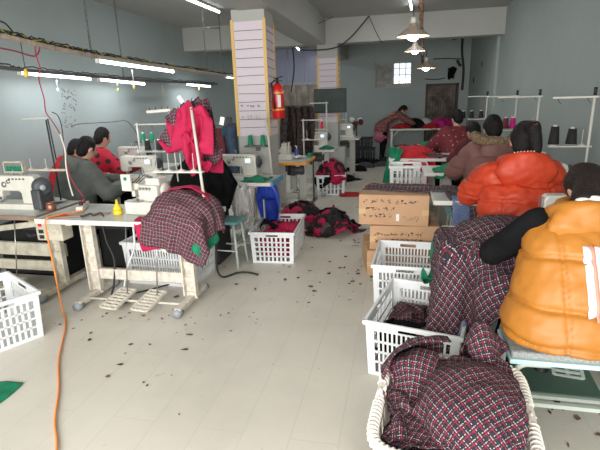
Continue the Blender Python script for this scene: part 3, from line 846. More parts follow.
# ================================================================== MACHINES AND TABLES
def sewing_table(label, x0, x1, y0, y1, z=.76, edge=None, frame=None, pedals=1, motor=True, leg_in=.22, group=None, control=False, top=None, lean=0.):
    """origin on the floor at the centre; tabletop from x0..x1, y0..y1"""
    ox, oy = (x0+x1)/2, (y0+y1)/2; edge = edge or m_edge; frame = frame or m_worn; hx = (x1-x0)/2; hy = (y1-y0)/2
    t = thing('sewing_table', label, 'table', (ox, oy, 0), 0, group)
    MB().box((0, 0, z-.018), (2*hx-.012, 2*hy-.012, .034), None, .003).build('tabletop', top or m_top, t)
    e = MB(); e.box((0, -hy, z-.018), (2*hx, .014, .038), None, .003); e.box((0, hy, z-.018), (2*hx, .014, .038), None, .003)
    e.box((-hx, 0, z-.018), (.014, 2*hy, .038), None, .003); e.box((hx, 0, z-.018), (.014, 2*hy, .038), None, .003)
    e.build('edge_band', edge, t)
    lx = hx-leg_in
    for s in (-1, 1):
        x = s*lx
        g = MB(); zt = z-.04; zb = .07; w_ = .05
        for q in (-1, 1): g.bar((x+q*w_, .0, zb), (x+q*w_, .0, zt), .012, .05)
        n = 5
        for k in range(n+1):
            zz = zb+(zt-zb)*k/n; g.box((x, 0.012, zz), (2*w_, .012, .055), None)
        g.box((x, .02, (zb+zt)/2), (2*w_, .004, zt-zb))
        g.build('leg', frame, t)
        g = MB(); g.box((x, 0, .05), (.055, 2*hy*.98, .042), None, .006); ft = g.build('foot', frame, t)
        for q in (-1, 1): MB().tube([(x, q*(hy*.98-.05), .035), (x, q*(hy*.98+.022), .035)], .034, 14).build('foot_cap', m_greyplastic, ft)
        g = MB(); g.box((x, 0, z-.05), (.05, 2*hy*.8, .03), None, .004); g.build('top_bracket', frame, t)
    MB().box((0, .01, .22), (2*lx-.1, .03, .09), None, .004).build('cross_beam', frame, t)
    MB().tube([(-lx, -hy*.55, .06), (lx, -hy*.55, .06)], .010, 8).build('treadle_rod', frame, t)
    for k in range(pedals):
        px = -.12+.27*k if pedals > 1 else .08
        g = MB(); W, D = .145, .26; c = Vector((px, -hy*.55-.02, .085)); tl = Euler((R(12), 0, R(-8))).to_matrix()
        for a in (-1, 1): g.box(c+tl @ Vector((a*W/2, 0, 0)), (.018, D, .018), tl)
        for q in range(8): g.box(c+tl @ Vector((0, -D/2+D*q/7, 0)), (W, .013, .014), tl)
        g.box(c+tl @ Vector((0, 0, -.004)), (.02, D, .012), tl)
        g.build('pedal', frame, t)
        MB().tube([c+Vector((.03, .08, .01)), Vector((px+.05, .0, z-.04))], .005, 6).build('pedal_rod', m_metal, t)
    if motor:
        g = MB(); g.lathe([(0, -.11), (.055, -.11), (.07, -.09), (.07, .06), (.05, .10), (0, .10)], (hx*.35, .02, z-.16), 18, Euler((0, R(90), 0)).to_matrix()); g.box((hx*.35, .02, z-.07), (.12, .1, .07)); g.build('motor', m_dark, t)
    if control:
        pass
    return t

def lockstitch():
    """industrial lockstitch machine head, needle at -X, handwheel at +X, bed on z=0"""
    t = thing('sewing_machine', 'x', 'sewing machine')
    b = MB(); b.box((0, 0, .012), (.48, .178, .05), None, .008); b.build('bed', m_mach, t)
    # arm side profile in x,z extruded along y with a bevel
    poly = [(.05, .03), (.05, .115), (.035, .135), (-.13, .137), (-.145, .12), (-.145, .085), (-.22, .085), (-.228, .10), (-.232, .235), (-.215, .262), (.17, .262), (.195, .25), (.205, .22), (.205, .03)]
    o = MB().prism(poly, -.045, .045).build('arm', m_mach, t, .012)
    MB().box((-.235, 0, .175), (.012, .07, .14), None, .004).build('face_plate', m_metal, t)
    g = MB(); g.tube([(-.19, -.0, .10), (-.19, 0, .02)], .006, 8); g.tube([(-.165, -.0, .10), (-.165, 0, .045)], .005, 8); g.box((-.19, -.01, .042), (.018, .04, .006)); g.build('needle_bar', m_metal, t)
    g = MB(); g.lathe([(0, 0), (.03, 0), (.062, .004), (.066, .014), (.062, .028), (.045, .032), (.03, .05), (0, .052)], (.208, 0, .18), 24, Euler((0, R(90), 0)).to_matrix()); g.build('handwheel', m_dark, t)
    g = MB(); g.box((.12, -.055, .19), (.09, .022, .085), None, .005); pn = g.build('control_panel', m_mach, t)
    MB().box((.12, -.068, .20), (.055, .004, .042)).build('screen', m_screen, pn)
    g = MB(); g.lathe([(0, 0), (.022, 0), (.024, .006), (.014, .012), (0, .014)], (-.10, -.048, .19), 14, Euler((R(90), 0, 0)).to_matrix()); g.lathe([(0, 0), (.016, 0), (.016, .01), (0, .012)], (-.05, -.048, .215), 14, Euler((R(90), 0, 0)).to_matrix()); g.build('tension_dials', m_metal, t)
    g = MB()
    for k in range(5): g.box((-.04+.035*k, -.047, .235), (.018, .004, .012))
    g.build('model_lettering', m_dmetal, t)
    g = MB(); g.tube([(-.03, .0, .262), (-.03, 0, .30), (-.045, 0, .305)], .004, 6); g.tube([(.05, 0, .262), (.05, 0, .275)], .014, 10); g.tube([(.13, 0, .262), (.13, 0, .27)], .018, 10); g.box((.05, 0, .262), (.2, .012, .006)); g.build('thread_guide', m_metal, t)
    return t
def overlock():
    """overlock machine: chunky stacked housings"""
    t = thing('overlock_machine', 'x', 'sewing machine')
    MB().box((0, 0, .05), (.27, .22, .10), None, .012).build('base', m_mach, t)
    MB().box((.04, .02, .15), (.17, .15, .13), None, .014).build('body', m_mach, t)
    MB().box((.07, .03, .235), (.12, .12, .06), None, .012).build('top_cover', m_mach, t)
    g = MB(); g.box((-.075, .0, .20), (.075, .09, .05), None, .01); g.box((-.10, -.01, .16), (.03, .05, .08), None, .006); g.build('needle_head', m_mach, t)
    MB().box((-.115, -.075, .235), (.085, .02, .125), None, .005).build('control_box', m_mach, t)
    MB().lathe([(0, 0), (.014, 0), (.014, .003), (0, .004)], (-.115, -.086, .265), 14, Euler((R(90), 0, 0)).to_matrix()).build('green_badge', m_thgreen, t)['label'] = 'small green round mark'
    g = MB(); g.lathe([(0, 0), (.05, 0), (.058, .01), (.058, .022), (.03, .03), (0, .034)], (.135, .02, .17), 22, Euler((0, R(90), 0)).to_matrix()); g.build('handwheel', m_mach, t)
    g = MB()
    for k in range(4): g.lathe([(0, 0), (.011, 0), (.012, .008), (.006, .016), (0, .018)], (-.02+.028*k, -.057, .19), 10, Euler((R(90), 0, 0)).to_matrix())
    g.tube([(-.08, -.02, .13), (-.08, -.02, .085)], .005, 6); g.tube([(-.065, -.02, .13), (-.065, -.02, .085)], .005, 6); g.build('tension_dials', m_metal, t)
    g = MB(); g.box((-.05, -.10, .105), (.12, .06, .008)); g.build('cloth_plate', m_metal, t)
    g = MB(); g.tube([(-.09, .03, .23), (-.06, .03, .30), (.05, .03, .30)], .0035, 6); g.build('thread_guide', m_metal, t)
    g = MB()
    for k in range(3): g.tube([(-.12+.02*k, -.03, .2), (-.02+.03*k, -.02, .29), (.05+.01*k, .0, .26)], .004, 5)
    g.build('lever_bars', m_dmetal, t)
    return t
def thread_stand(label, pins=2, w=.30, h=.78, shelf=.38, side=-1, tipped=True, group=None, lean=(0, 0), arm=True):
    """pole with a spool shelf and a guide arm above; arms run to side*X"""
    t = thing('thread_stand', label, 'thread stand', (0, 0, 0), 0, group)
    g = MB(); g.tube([(0, 0, 0), (lean[0], lean[1], h)], .011, 10); g.lathe([(0, 0), (.03, 0), (.03, .02), (.014, .03), (0, .03)], n=16); g.build('pole', m_white, t)
    f = shelf/h; c = Vector((lean[0]*f, lean[1]*f, shelf))
    g = MB(); g.box(c+Vector((side*w/2, 0, 0)), (w+.05, .045, .014), None, .004); g.build('spool_shelf', m_white, t)
    for k in range(pins):
        x = side*(.05+(w-.06)*k/max(1, pins-1)); g = MB(); g.lathe([(0, 0), (.03, 0), (.03, .006), (.012, .01), (.003, .02), (.003, .13), (0, .132)], c+Vector((x, 0, .007)), 12); g.build('spool_pin', m_white, t)
    top = Vector((lean[0], lean[1], h-.02))
    if not arm: return t
    g = MB(); g.box(top+Vector((side*w/2, 0, 0)), (w+.06, .022, .016), None, .003); g.build('guide_arm', m_white, t)
    for k in range(pins):
        x = side*(.05+(w-.06)*k/max(1, pins-1)); MB().tube([top+Vector((x, 0, 0)), top+Vector((x, -.03, -.03)), top+Vector((x+.015, -.03, -.045))], .003, 5).build('thread_eye', m_dmetal, t)
    if tipped: MB().tube([top+Vector((0, 0, .01)), top+Vector((0, 0, .075))], .014, 8).build('pole_cap', m_black, t)
    return t
def cone(label, m, c, r=.035, h=.10, group=None):
    t = thing('thread_cone', label, 'thread cone', c, 0, group)
    MB().lathe([(0, .004), (r, .004), (r*1.02, .012), (r*.72, h), (0, h)], n=18).build('thread', m, t)
    MB().lathe([(0, 0), (r*.9, 0), (r*.9, .006), (r*.45, .008), (r*.40, h+.012), (r*.2, h+.014), (0, h+.012)], n=14).build('spool_core', m_mach, t)
    return t
def crate(label, c, size=(.62, .43, .34), rz=0., m=None, rows=4, cols=(14, 9), group=None, taper=.06, name='plastic_crate', handle=True):
    t = thing(name, label, 'crate', c, rz, group); m = m or m_crate
    L, W, Hh = size; b = MB()
    def wall(p0, p1, q0, q1, n, hnd):    # bottom p0->p1, top q0->q1
        p0, p1, q0, q1 = map(Vector, (p0, p1, q0, q1)); nn = (p1-p0).cross(q0-p0).normalized()*.0022
        def pt(u, v): return (p0.lerp(p1, u)).lerp(q0.lerp(q1, u), v)
        def panel(u0, u1, v0, v1):
            a = [pt(u0, v0), pt(u1, v0), pt(u1, v1), pt(u0, v1)]
            b.add([x-nn for x in a]+[x+nn for x in a], [(0, 1, 2, 3), (7, 6, 5, 4), (0, 4, 5, 1), (1, 5, 6, 2), (2, 6, 7, 3), (3, 7, 4, 0)])
        mu = .09; lo = .07; hi = .83
        panel(0, mu, 0, 1); panel(1-mu, 1, 0, 1); panel(mu, 1-mu, 0, lo)
        if hnd:
            panel(mu, .36, hi, 1); panel(.64, 1-mu, hi, 1); panel(.36, .64, hi, .86); panel(.36, .64, .95, 1)
        else: panel(mu, 1-mu, hi, 1)
        rh = (hi-lo)/rows
        for r_ in range(1, rows): panel(mu, 1-mu, lo+rh*r_-.02, lo+rh*r_+.02)
        for k in range(1, n):
            u = mu+(1-2*mu)*k/n; wd_ = (1-2*mu)/n*.22
            panel(u-wd_, u+wd_, lo, hi)
    l, w_ = L/2, W/2; a, e = l*(1-taper), w_*(1-taper)
    wall((-a, -e, 0), (a, -e, 0), (-l, -w_, Hh), (l, -w_, Hh), cols[0], False if not handle else True)
    wall((a, e, 0), (-a, e, 0), (l, w_, Hh), (-l, w_, Hh), cols[0], handle)
    wall((a, -e, 0), (a, e, 0), (l, -w_, Hh), (l, w_, Hh), cols[1], handle)
    wall((-a, e, 0), (-a, -e, 0), (-l, w_, Hh), (-l, -w_, Hh), cols[1], handle)
    b.box((0, 0, .006), (2*a, 2*e, .008))
    b.build('basket', m, t)
    g = MB()
    for s in (-1, 1):
        g.box((0, s*(w_+.006), Hh-.012), (L+.03, .020, .028), None, .005); g.box((s*(l+.006), 0, Hh-.012), (.020, W+.03, .028), None, .005)
    g.build('rim', m, t)
    return t

# ------------------------------------------------------------------ table A, near left, and what is on it
tA = sewing_table('nearest sewing table on the left with two treadle pedals and worn cream legs', -2.74, -1.38, 2.90, 3.43, .76, pedals=2, leg_in=.245)
q0 = ay(136, 226, 3.0)-tA.location; q1 = ay(167, 252, 3.0)-tA.location; MB().bar(q0, q1, .018, .03, .003).build('brace', m_worn, tA)
ov = overlock(); ov['label'] = 'white overlock machine with green mark on the nearest left table'; ov.location = (-1.93, 3.20, .76); ov.rotation_euler = (0, 0, R(-6)); ov.scale = (1.05,)*3
oilc = ay(116, 209, 3.08)
t = thing('oil_bottle', 'small yellow oil bottle with pointed spout on the near table', 'bottle', (oilc.x, 3.10, .76))
MB().lathe([(0, 0), (.034, .001), (.036, .006), (.036, .03), (.033, .034), (0, .034)], n=18).build('bottle_base', m_yellow, t)
MB().lathe([(0, .034), (.036, .036), (.03, .06), (.012, .085), (.005, .12), (0, .122)], n=18).build('bottle_cap', m_yellow, t)
wire([(oilc.x-.06, 3.0, .768), (oilc.x-.10, 3.02, .79), (oilc.x-.14, 2.99, .775), (oilc.x-.18, 3.01, .785), (oilc.x-.22, 2.98, .772), (oilc.x-.26, 3.0, .767)], .007, m_wire, 'short black curled cable left of the yellow oil bottle', 'cable', 'cable')
p = ay(80, 196, 3.2)
t = thing('power_strip', 'white power strip with red dark plug on the near table', 'power strip', (p.x-.02, 3.24, .765), R(24))
MB().box((0, 0, .022), (.055, .24, .036), None, .006).build('housing', m_mach, t)
for k, mm in enumerate((m_wire, m_redwire)): MB().lathe([(0, 0), (.018, 0), (.018, .02), (.008, .03), (0, .03)], (0, -.05+.09*k, .04), 12).build('plug', mm, t)
t = thing('bobbin_box', 'small copper coloured tin beside the left machine', 'tin', (ay(48, 206, 3.15).x, 3.18, .76))
MB().lathe([(0, 0), (.038, 0), (.04, .01), (.04, .05), (.035, .055), (0, .055)], n=18).build('tin', mat('copper_tin', (.28, .12, .08), .35, metal=.5), t)
MB().lathe([(0, .055), (.038, .056), (.038, .07), (0, .072)], n=18).build('lid', mat('copper_tin', (.28, .12, .08), .35), t)
single(MB().bar((-2.66, 2.95, .768), (-2.52, 3.0, .768), .02, .012), 'marker_pen', m_redcloth, 'red marker pen lying at the near table corner', 'pen')
single(MB().box((-2.42, 3.03, .7645), (.42, .06, .006), (0, 0, R(24))), 'wooden_ruler', mat('ruler_wood', (.36, .22, .14), .6), 'long brown wooden ruler on the near table', 'ruler')
oc = [(-2.48, 3.14, .775), (-2.54, 3.05, .776), (-2.585, 2.93, .78), (-2.60, 2.87, .775), (-2.61, 2.855, .70), (-2.60, 2.85, .35), (-2.58, 2.83, .05), (-2.52, 2.78, .015), (-2.36, 2.58, .01), (-2.12, 2.22, .01), (-1.9, 1.95, .01), (-1.72, 1.7, .01), (-1.57, 1.53, .01), (-1.45, 1.32, .01)]
p1_ = az(62, 250, .4)
wire(oc, .0065, m_orangewire, 'orange cord running off the near table and across the floor', 'orange_cord', 'cord')
# thread stand on table A
stA = thread_stand('tall white thread stand with four spool pins holding pink garments', 4, .36, .80, .335, -1, False, lean=(-.075, .06), arm=False); stA.location = (-1.40, 3.10, .76)
t = thing('thread_guide_arm', 'white perforated guide arm reaching left of the hanging pink garments', 'guide arm', ay(158, 113, 3.45))
p = ay(147, 112, 3.45)-ay(158, 113, 3.45); q = ay(171, 110, 3.45)-ay(158, 113, 3.45)
g = MB(); g.bar(p, q, .03, .025, .006); g.build('arm', m_white, t)
g = MB(); g.tube([q*.8, q*.8+Vector((.06, -.1, -.05)), q*.8+Vector((.085, -.12, -.55))], .006, 6); g.build('support_rod', m_white, t)
for k in range(4): MB().tube([p.lerp(q, .12+.25*k)+Vector((0, 0, .01)), p.lerp(q, .12+.25*k)+Vector((0, 0, .03))], .005, 6).build('eyelet', m_dmetal, t)
for (px, py, rr_, lab) in ((180.5, 99.5, .6, 'white card tag above the pink garment, upper one'), (222, 121, -.25, 'white card tag at the right of the pink garments')):
    c = ay(px, py, 3.22); single(MB().box(c, (.032, .006, .058), (0, rr_*-1.0, 0), .002), 'card_tag', m_paperlabel, lab, 'tag', 'card tags on the thread stand')
# ------------------------------------------------------------------ left neighbour table with the dark motored machine
tL = sewing_table('sewing table at the left edge with brown edge and cream beam legs', -4.02, -2.80, 2.98, 3.55, .76, frame=m_cream, edge=m_brownlam, pedals=1, leg_in=.11, motor=False)
MB().box((0, .1, .34), (1.0, .04, .12), None, .004).build('lower_beam', m_cream, tL)
MB().bar((-.5, .0, .5), (.4, .0, .62), .03, .05, .004).build('support_arm', m_cream, tL)
c = ay(46, 230, 3.0)
t = thing('motor_control_box', 'beige motor control box with red switch hanging under the table edge', 'control box', (c.x, 3.09, .54))
MB().box((0, 0, .095), (.24, .13, .185), None, .008).build('housing', m_cream, t)
MB().box((-.07, -.068, .145), (.026, .012, .045)).build('red_switch', m_red, t)
for k in range(2): MB().box((-.07, -.067, .08-.045*k), (.04, .01, .03)).build('button', m_black, t)
g = MB()
for k in range(5): g.box((.0+.022*k, -.067, .09+.012*(k % 2)), (.012, .006, .02))
g.build('marking_lines', m_worn, t)
mch = lockstitch(); mch['label'] = 'white sewing machine at the left edge seen beside its grey motor'; mch.location = (-3.18, 3.27, .765); mch.rotation_euler = (0, 0, 0); mch.scale = (1.0, 1.05, 1.05)
for ch in list(mch.children):
    if ch.name.startswith('control_panel'):
        for g_ in list(ch.children): bpy.data.objects.remove(g_)
        bpy.data.objects.remove(ch)
t = thing('machine_motor', 'dark grey round motor on the end of the leftmost machine', 'motor', (-2.90, 3.20, .77))
g = MB(); g.box((0, 0, .085), (.085, .16, .17), None, .012); g.build('housing', m_dark, t)
MB().lathe([(0, -.04), (.066, -.04), (.075, -.02), (.075, .03), (.055, .045), (0, .048)], (.01, 0, .185), 26, Euler((R(90), 0, R(55))).to_matrix()).build('motor_drum', m_dark, t)
MB().lathe([(0, 0), (.022, 0), (.026, .012), (.018, .022), (0, .024)], (.045, -.032, .185), 16, Euler((R(90), 0, R(55))).to_matrix()).build('hub', m_greyplastic, t)
# rack of guides behind the left machine
c = ay(22, 168, 3.5)
t = thing('tension_rack', 'cream rack with a row of green dials on top of the left machine', 'rack', (c.x, 3.42, .76+.28))
g = MB(); g.box((0, 0, .0), (.2, .05, .02), None, .004); g.box((0, 0, .09), (.2, .04, .012)); g.box((-.095, 0, .045), (.012, .04, .1)); g.box((.095, 0, .045), (.012, .04, .1)); g.build('frame', m_cream, t)
for k in range(6): MB().lathe([(0, 0), (.012, 0), (.014, .02), (.006, .04), (0, .042)], (-.07+.028*k, -.01, .012), 10).build('dial', m_thgreen, t)
s = thing('thread_stand', 'thin dark pole stand with pale cross shelf over the leftmost machine', 'thread stand', (ay(54, 160, 3.47).x, 3.47, .76))
MB().tube([(0, 0, 0), (-.01, 0, ay(54, 120, 3.47).z-.76)], .007, 8).build('pole', m_wire, s)
MB().box((-.12, 0, ay(45, 170, 3.47).z-.76), (.44, .03, .018), None, .003).build('spool_shelf', m_cream, s)
for k in range(2): MB().lathe([(0, 0), (.02, 0), (.02, .006), (.003, .012), (.003, .09), (0, .092)], (-.25+.16*k, 0, ay(45, 170, 3.47).z-.75), 10).build('spool_pin', m_white, s)
c = ay(54, 119, 3.5)
s2 = thing('thread_guide_arm', 'thin pale guide bar on the wall side above the grey coated person', 'guide arm', ay(36, 118.5, 3.9))
MB().bar(ay(22, 119, 3.9)-ay(36, 118.5, 3.9), ay(48, 118, 3.9)-ay(36, 118.5, 3.9), .02, .014, .003).build('arm', m_white, s2)
MB().tube([(0.13, 0, 0), (.13, .02, -.4)], .006, 6).build('support_rod', m_wire, s2)
wire([ay(52, 112, 3.6), ay(58, 116, 3.6), ay(62, 128, 3.55), ay(64, 150, 3.5), ay(65, 168, 3.45)], .004, m_wire, 'black cable hanging beside the grey coated person')
wire([ay(62, 134, 5.2), ay(75, 125, 5.2), ay(95, 123, 5.2), ay(112, 122, 5.2), ay(126, 121, 5.2), ay(133, 128, 5.2), ay(139, 138, 5.2)], .0035, m_wire, 'thin black wire strung along in front of the left wall')
# cable tangle under table A
t = wire([(-2.42, 3.25, .72), (-2.36, 3.2, .5), (-2.30, 3.18, .35), (-2.31, 3.15, .15), (-2.33, 3.12, .03), (-2.22, 3.05, .012)], .008, m_wire, 'black cable dropping from under the near table', 'cable', 'cable')
wire([(-2.16, 3.3, .72), (-2.14, 3.25, .45), (-2.22, 3.22, .25), (-2.26, 3.2, .05), (-2.18, 3.12, .012), (-2.28, 3.06, .012)], .009, m_paperlabel, 'pale and black cable hanging in the middle under the near table', 'cable', 'cable')
wire([(-2.25, 3.0, .02), (-2.35, 3.06, .03), (-2.2, 3.1, .045), (-2.32, 3.14, .03), (-2.22, 3.0, .02), (-2.15, 3.1, .03), (-2.28, 3.13, .02)], .012, m_wire, 'black tangle of cable on the floor under the near table', 'cable', 'cable')
wire([(-2.3, 3.15, .03), (-2.15, 3.3, .015), (-1.98, 3.5, .012), (-1.85, 3.6, .012)], .007, m_wire, 'black cable lying along the floor under the near table', 'cable', 'cable')

# ------------------------------------------------------------------ table B with the machine behind the overlock, and row D
tB = sewing_table('white topped sewing table in front of the grey coated person', -3.55, -2.48, 4.42, 4.95, .76, frame=m_cream, leg_in=.2, motor=True)
mB = dup(lockstitch(), (0, 0, 0)) if False else lockstitch()
mB['label'] = 'white sewing machine with lit screen in front of the grey coated person'; mB.location = (-2.86, 4.68, .765); mB['group'] = 'lockstitch sewing machines'
tD = sewing_table('pale sewing table farther back before the person in a dotted red coat', -4.0, -3.0, 5.45, 5.98, .76, frame=m_cream, leg_in=.2)
dup(mB, (-3.56, 5.70, .765), 0, 'white sewing machine with lit screen farther back by the dotted red coat')
cA = ay(147, 147, 4.75)
st = thread_stand('thread stand with black and green cones behind the near overlock machine', 3, .36, .62, .29, 1, False); st.location = (-3.02, 5.15, .76)
t = sewing_table('sewing table hidden behind the black garments in the third left row', -3.0+.0, -2.3, 5.05, 5.45, .76, frame=m_cream, leg_in=.15, motor=False) if False else None
st.location = (ay(140, 150, 4.86).x, 4.86, .76)
for k, (px, m_, lab) in enumerate(((148.5, m_thblack, 'black thread cone left of two above the lit screen machine'), (160, m_thblack, 'black thread cone right of two above the lit screen machine'))):
    c = ay(px, 153, 4.86); cone(lab, m_, (c.x, 4.86, .76+.29+.015), .037, .115, 'black cones by the left wall')
bx = thing('spool_rack', 'dark rack with two green thread cones behind the black cones', 'rack', (ay(147, 142, 5.3).x, 5.35, .0))
g = MB(); g.box((0, 0, 1.12), (.36, .06, .014)); g.build('shelf', m_dmetal, bx); g = MB(); g.tube([(-.15, 0, 0), (-.15, 0, 1.12)], .012); g.tube([(.15, 0, 0), (.15, 0, 1.12)], .012); g.box((0, 0, .015), (.4, .2, .02)); g.build('support_post', m_dmetal, bx)
for px, lab in ((143, 'green thread cone left of the pair on the rear rack'), (151.5, 'green thread cone right of the pair on the rear rack')):
    c = ay(px, 136, 5.35); cone(lab, m_thgreen, (c.x, 5.35, 1.127), .032, .10, 'green cones on the rear rack')
for px in (154, 165):
    pass

# ------------------------------------------------------------------ table C in front of the near column
tC = sewing_table('white sewing table with blue edge in front of the near column', -2.35, -1.29, 4.50, 4.98, .76, edge=m_edge, leg_in=.2, frame=m_white)
MB().box((.535, 0, .742), (.03, .48, .045), None, .004).build('blue_end_strip', m_blue_edge, tC)
mC = dup(mB, (-1.71, 4.76, .765), PI, 'white sewing machine with lit screen in front of the near column')
mC.scale = (1., 1., 1.)
mC.rotation_euler = (0, 0, 0)
t = thing('cone_shelf', 'small dark shelf on the near column holding two green cones', 'shelf', (ay(257, 147, 5.0).x, 4.985, ay(257, 146, 5.0).z))
MB().box((0, 0, 0), (.26, .12, .012), None, .003).build('shelf_board', m_dmetal, t); MB().box((0, .05, -.03), (.05, .02, .06)).build('bracket', m_dmetal, t)
for px, lab in ((250.5, 'green thread cone left of two on the near column shelf'), (263, 'green thread cone right of two on the near column shelf')):
    cone(lab, m_thgreen, (ay(px, 144, 4.98).x, 4.98, t.location.z+.007), .030, .115, 'green cones on the column shelf')
s = thing('thread_stand', 'thin white pole rising from the table against the near column', 'thread stand', (ay(272, 178, 4.9).x, 4.92, .76))
MB().tube([(0, 0, 0), (-.04, .0, .64)], .011).build('pole', m_white, s); MB().bar((-.3, 0, .655), (-.02, 0, .655), .02, .012).build('guide_arm', m_white, s)
# fire extinguisher on the column side
c = ay(277, 119, 5.0)
t = thing('fire_extinguisher', 'red fire extinguisher hanging on the side of the near column', 'fire extinguisher', (-1.335, 5.12, c.z))
MB().lathe([(0, 0), (.062, .002), (.070, .015), (.070, .30), (.060, .345), (.030, .375), (.022, .38), (0, .38)], n=26).build('cylinder', m_red, t)
for z in (.09, .27): MB().lathe([(.071, z), (.0725, z+.004), (.0725, z+.014), (.071, z+.018)], n=26).build('yellow_band', mat('brass_band', (.6, .35, .05), .4), t)
g = MB(); g.tube([(0, 0, .38), (0, 0, .43)], .016, 10); g.bar((-.03, -.01, .43), (.07, -.03, .45), .02, .012); g.bar((-.03, -.01, .41), (.06, -.03, .405), .02, .008); g.build('valve', m_black, t)
g = MB(); g.tube([(-.02, -.03, .41), (-.05, -.08, .38), (-.03, -.085, .25), (-.02, -.082, .1)], .010, 8); g.build('hose', m_black, t)
MB().box((.03, -.064, .19), (.035, .01, .13), (0, 0, R(25))).build('label_sheet', m_paperlabel, t)
MB().box((-.075, .0, .36), (.03, .05, .05)).build('wall_bracket', m_dmetal, t)
# blue bag in a frame under the table end, clear bag
bag = cloth_thing('blue plastic sack hanging from the end of the blue edged table', 'bag', 'blue_sack', m_blue, (-1.37, 4.72, .5), (.36, .5), res=.035, rz=0, tilt=(R(90), 0), squash=.85, noise_amp=.05, colliders=[Cap((-1.37, 4.70, .2), (-1.37, 4.70, .70), .08)], steps=40, pins=[(0, 1, (-1.45, 4.62, .73)), (.5, 1, (-1.36, 4.56, .74)), (1, 1, (-1.27, 4.64, .73)), (.25, 1, (-1.41, 4.6, .73)), (.75, 1, (-1.31, 4.6, .73))], seed=4)
bp_ = (-1.60, 4.455, .75)
for k_, (w_, dy_, lab) in enumerate(((.52, 0, 'crumpled clear plastic bag hanging at the front of the blue edged table'), (.44, -.03, 'second layer of clear plastic film hanging with the bag at the blue edged table'))):
    cloth_thing(lab, 'bag', 'clear_plastic_bag', m_clear, (bp_[0], bp_[1]+dy_, .56), (w_, .42), res=.022, tilt=(R(90), 0), squash=.55, noise_amp=.10, pins=[(0, 1, (bp_[0]-.10, bp_[1]+dy_, .76)), (.3, 1, (bp_[0]-.04, bp_[1]-.05+dy_, .75)), (.6, 1, (bp_[0]+.05, bp_[1]+.01+dy_, .76)), (1, 1, (bp_[0]+.12, bp_[1]-.02+dy_, .75)), (.5, 0, (bp_[0], bp_[1]-.04, .40))], colliders=[Ell((bp_[0], bp_[1]-.0, .54), (.10, .05, .13))], steps=50, seed=300+k_, wr=.014, thick=.001)
# teal stool
def stool(label, c, size=(.36, .26), h=.45, rz=0., top=m_teal, legs=m_palelegs, thick=.03, group=None, edge=None):
    t = thing('stool', label, 'stool', c, rz, group); lx, ly = size[0]/2, size[1]/2
    MB().box((0, 0, h-thick/2), (size[0], size[1], thick), None, .006).build('seat', top, t)
    if edge:
        MB().box((0, 0, h-thick-.012), (size[0]+.012, size[1]+.012, .024), None, .004).build('seat_edge', edge, t)
    for sx in (-1, 1):
        for sy in (-1, 1): MB().tube([(sx*(lx-.05), sy*(ly-.04), h-thick), (sx*(lx-.015), sy*(ly-.01), 0)], .013, 8).build('leg', legs, t)
    g = MB(); g.tube([(-lx+.03, -ly+.02, .17), (lx-.03, -ly+.02, .17)], .008, 6); g.tube([(-lx+.03, ly-.02, .17), (lx-.03, ly-.02, .17)], .008, 6)
    for sx in (-1, 1): g.tube([(sx*(lx-.03), -ly+.02, .21), (sx*(lx-.03), ly-.02, .21)], .008, 6)
    g.build('stretcher', legs, t)
    return t
stool('small stool with teal top between the near table and the pink crate', (-1.70, 4.12, 0), (.42, .26), .47, R(-4))
wire([(-1.78, 3.92, .45), (-1.68, 3.82, .42), (-1.64, 3.78, .25), (-1.63, 3.74, .08), (-1.57, 3.72, .012), (-1.47, 3.84, .012), (-1.36, 3.86, .012), (-1.26, 3.82, .012)], .010, m_wire, 'black power cable with plug lying on the floor beside the near table', 'cable', 'cable')

# ------------------------------------------------------------------ crates left
crate('white slotted crate at the left edge of the floor', (-2.825, 2.46, 0), (.62, .43, .35), R(-28.7))
crF = crate('white crate standing under the nearest left sewing table', (-2.06, 3.70, 0), (.70, .46, .40), R(-2), cols=(22, 12), rows=4)
crE = crate('white crate full of pink cloth beside the teal stool', (-1.225, 4.52, 0), (.44, .74, .33), R(3), cols=(8, 12), rows=5)
crG = crate('far white crate heaped with black and red garments', (-1.12, 7.72, 0), (.48, .46, .34), R(5), cols=(6, 6), rows=3)

# ------------------------------------------------------------------ orange edged table beyond the near column
tO = sewing_table('sewing table with orange edge behind the near column', -1.78, -1.22, 6.02, 6.72, .76, edge=m_orange_edge, frame=m_white, leg_in=.13, top=m_top)
o = overlock(); o['label'] = 'white overlock machine on the orange edged table'; o.location = (-1.56, 6.35, .76); o.rotation_euler = (0, 0, PI/2); o.scale = (.85,)*3
t = thing('spray_bottle', 'blue capped bottle on the orange edged table', 'bottle', (ay(297, 158, 6.5).x, 6.5, .76))
MB().lathe([(0, 0), (.025, 0), (.027, .01), (.027, .10), (.012, .13), (0, .13)], n=14).build('bottle', mat('blue_bottle', (.03, .08, .4), .3), t); MB().tube([(0, 0, .13), (0, 0, .17), (-.03, 0, .17)], .009).build('nozzle', m_mach, t)
t = thing('bobbin_box', 'small green box on the corner of the orange edged table', 'box', (-1.27, 6.58, .76)); MB().box((0, 0, .03), (.06, .08, .06), None, .006).build('box_body', m_thgreen, t)
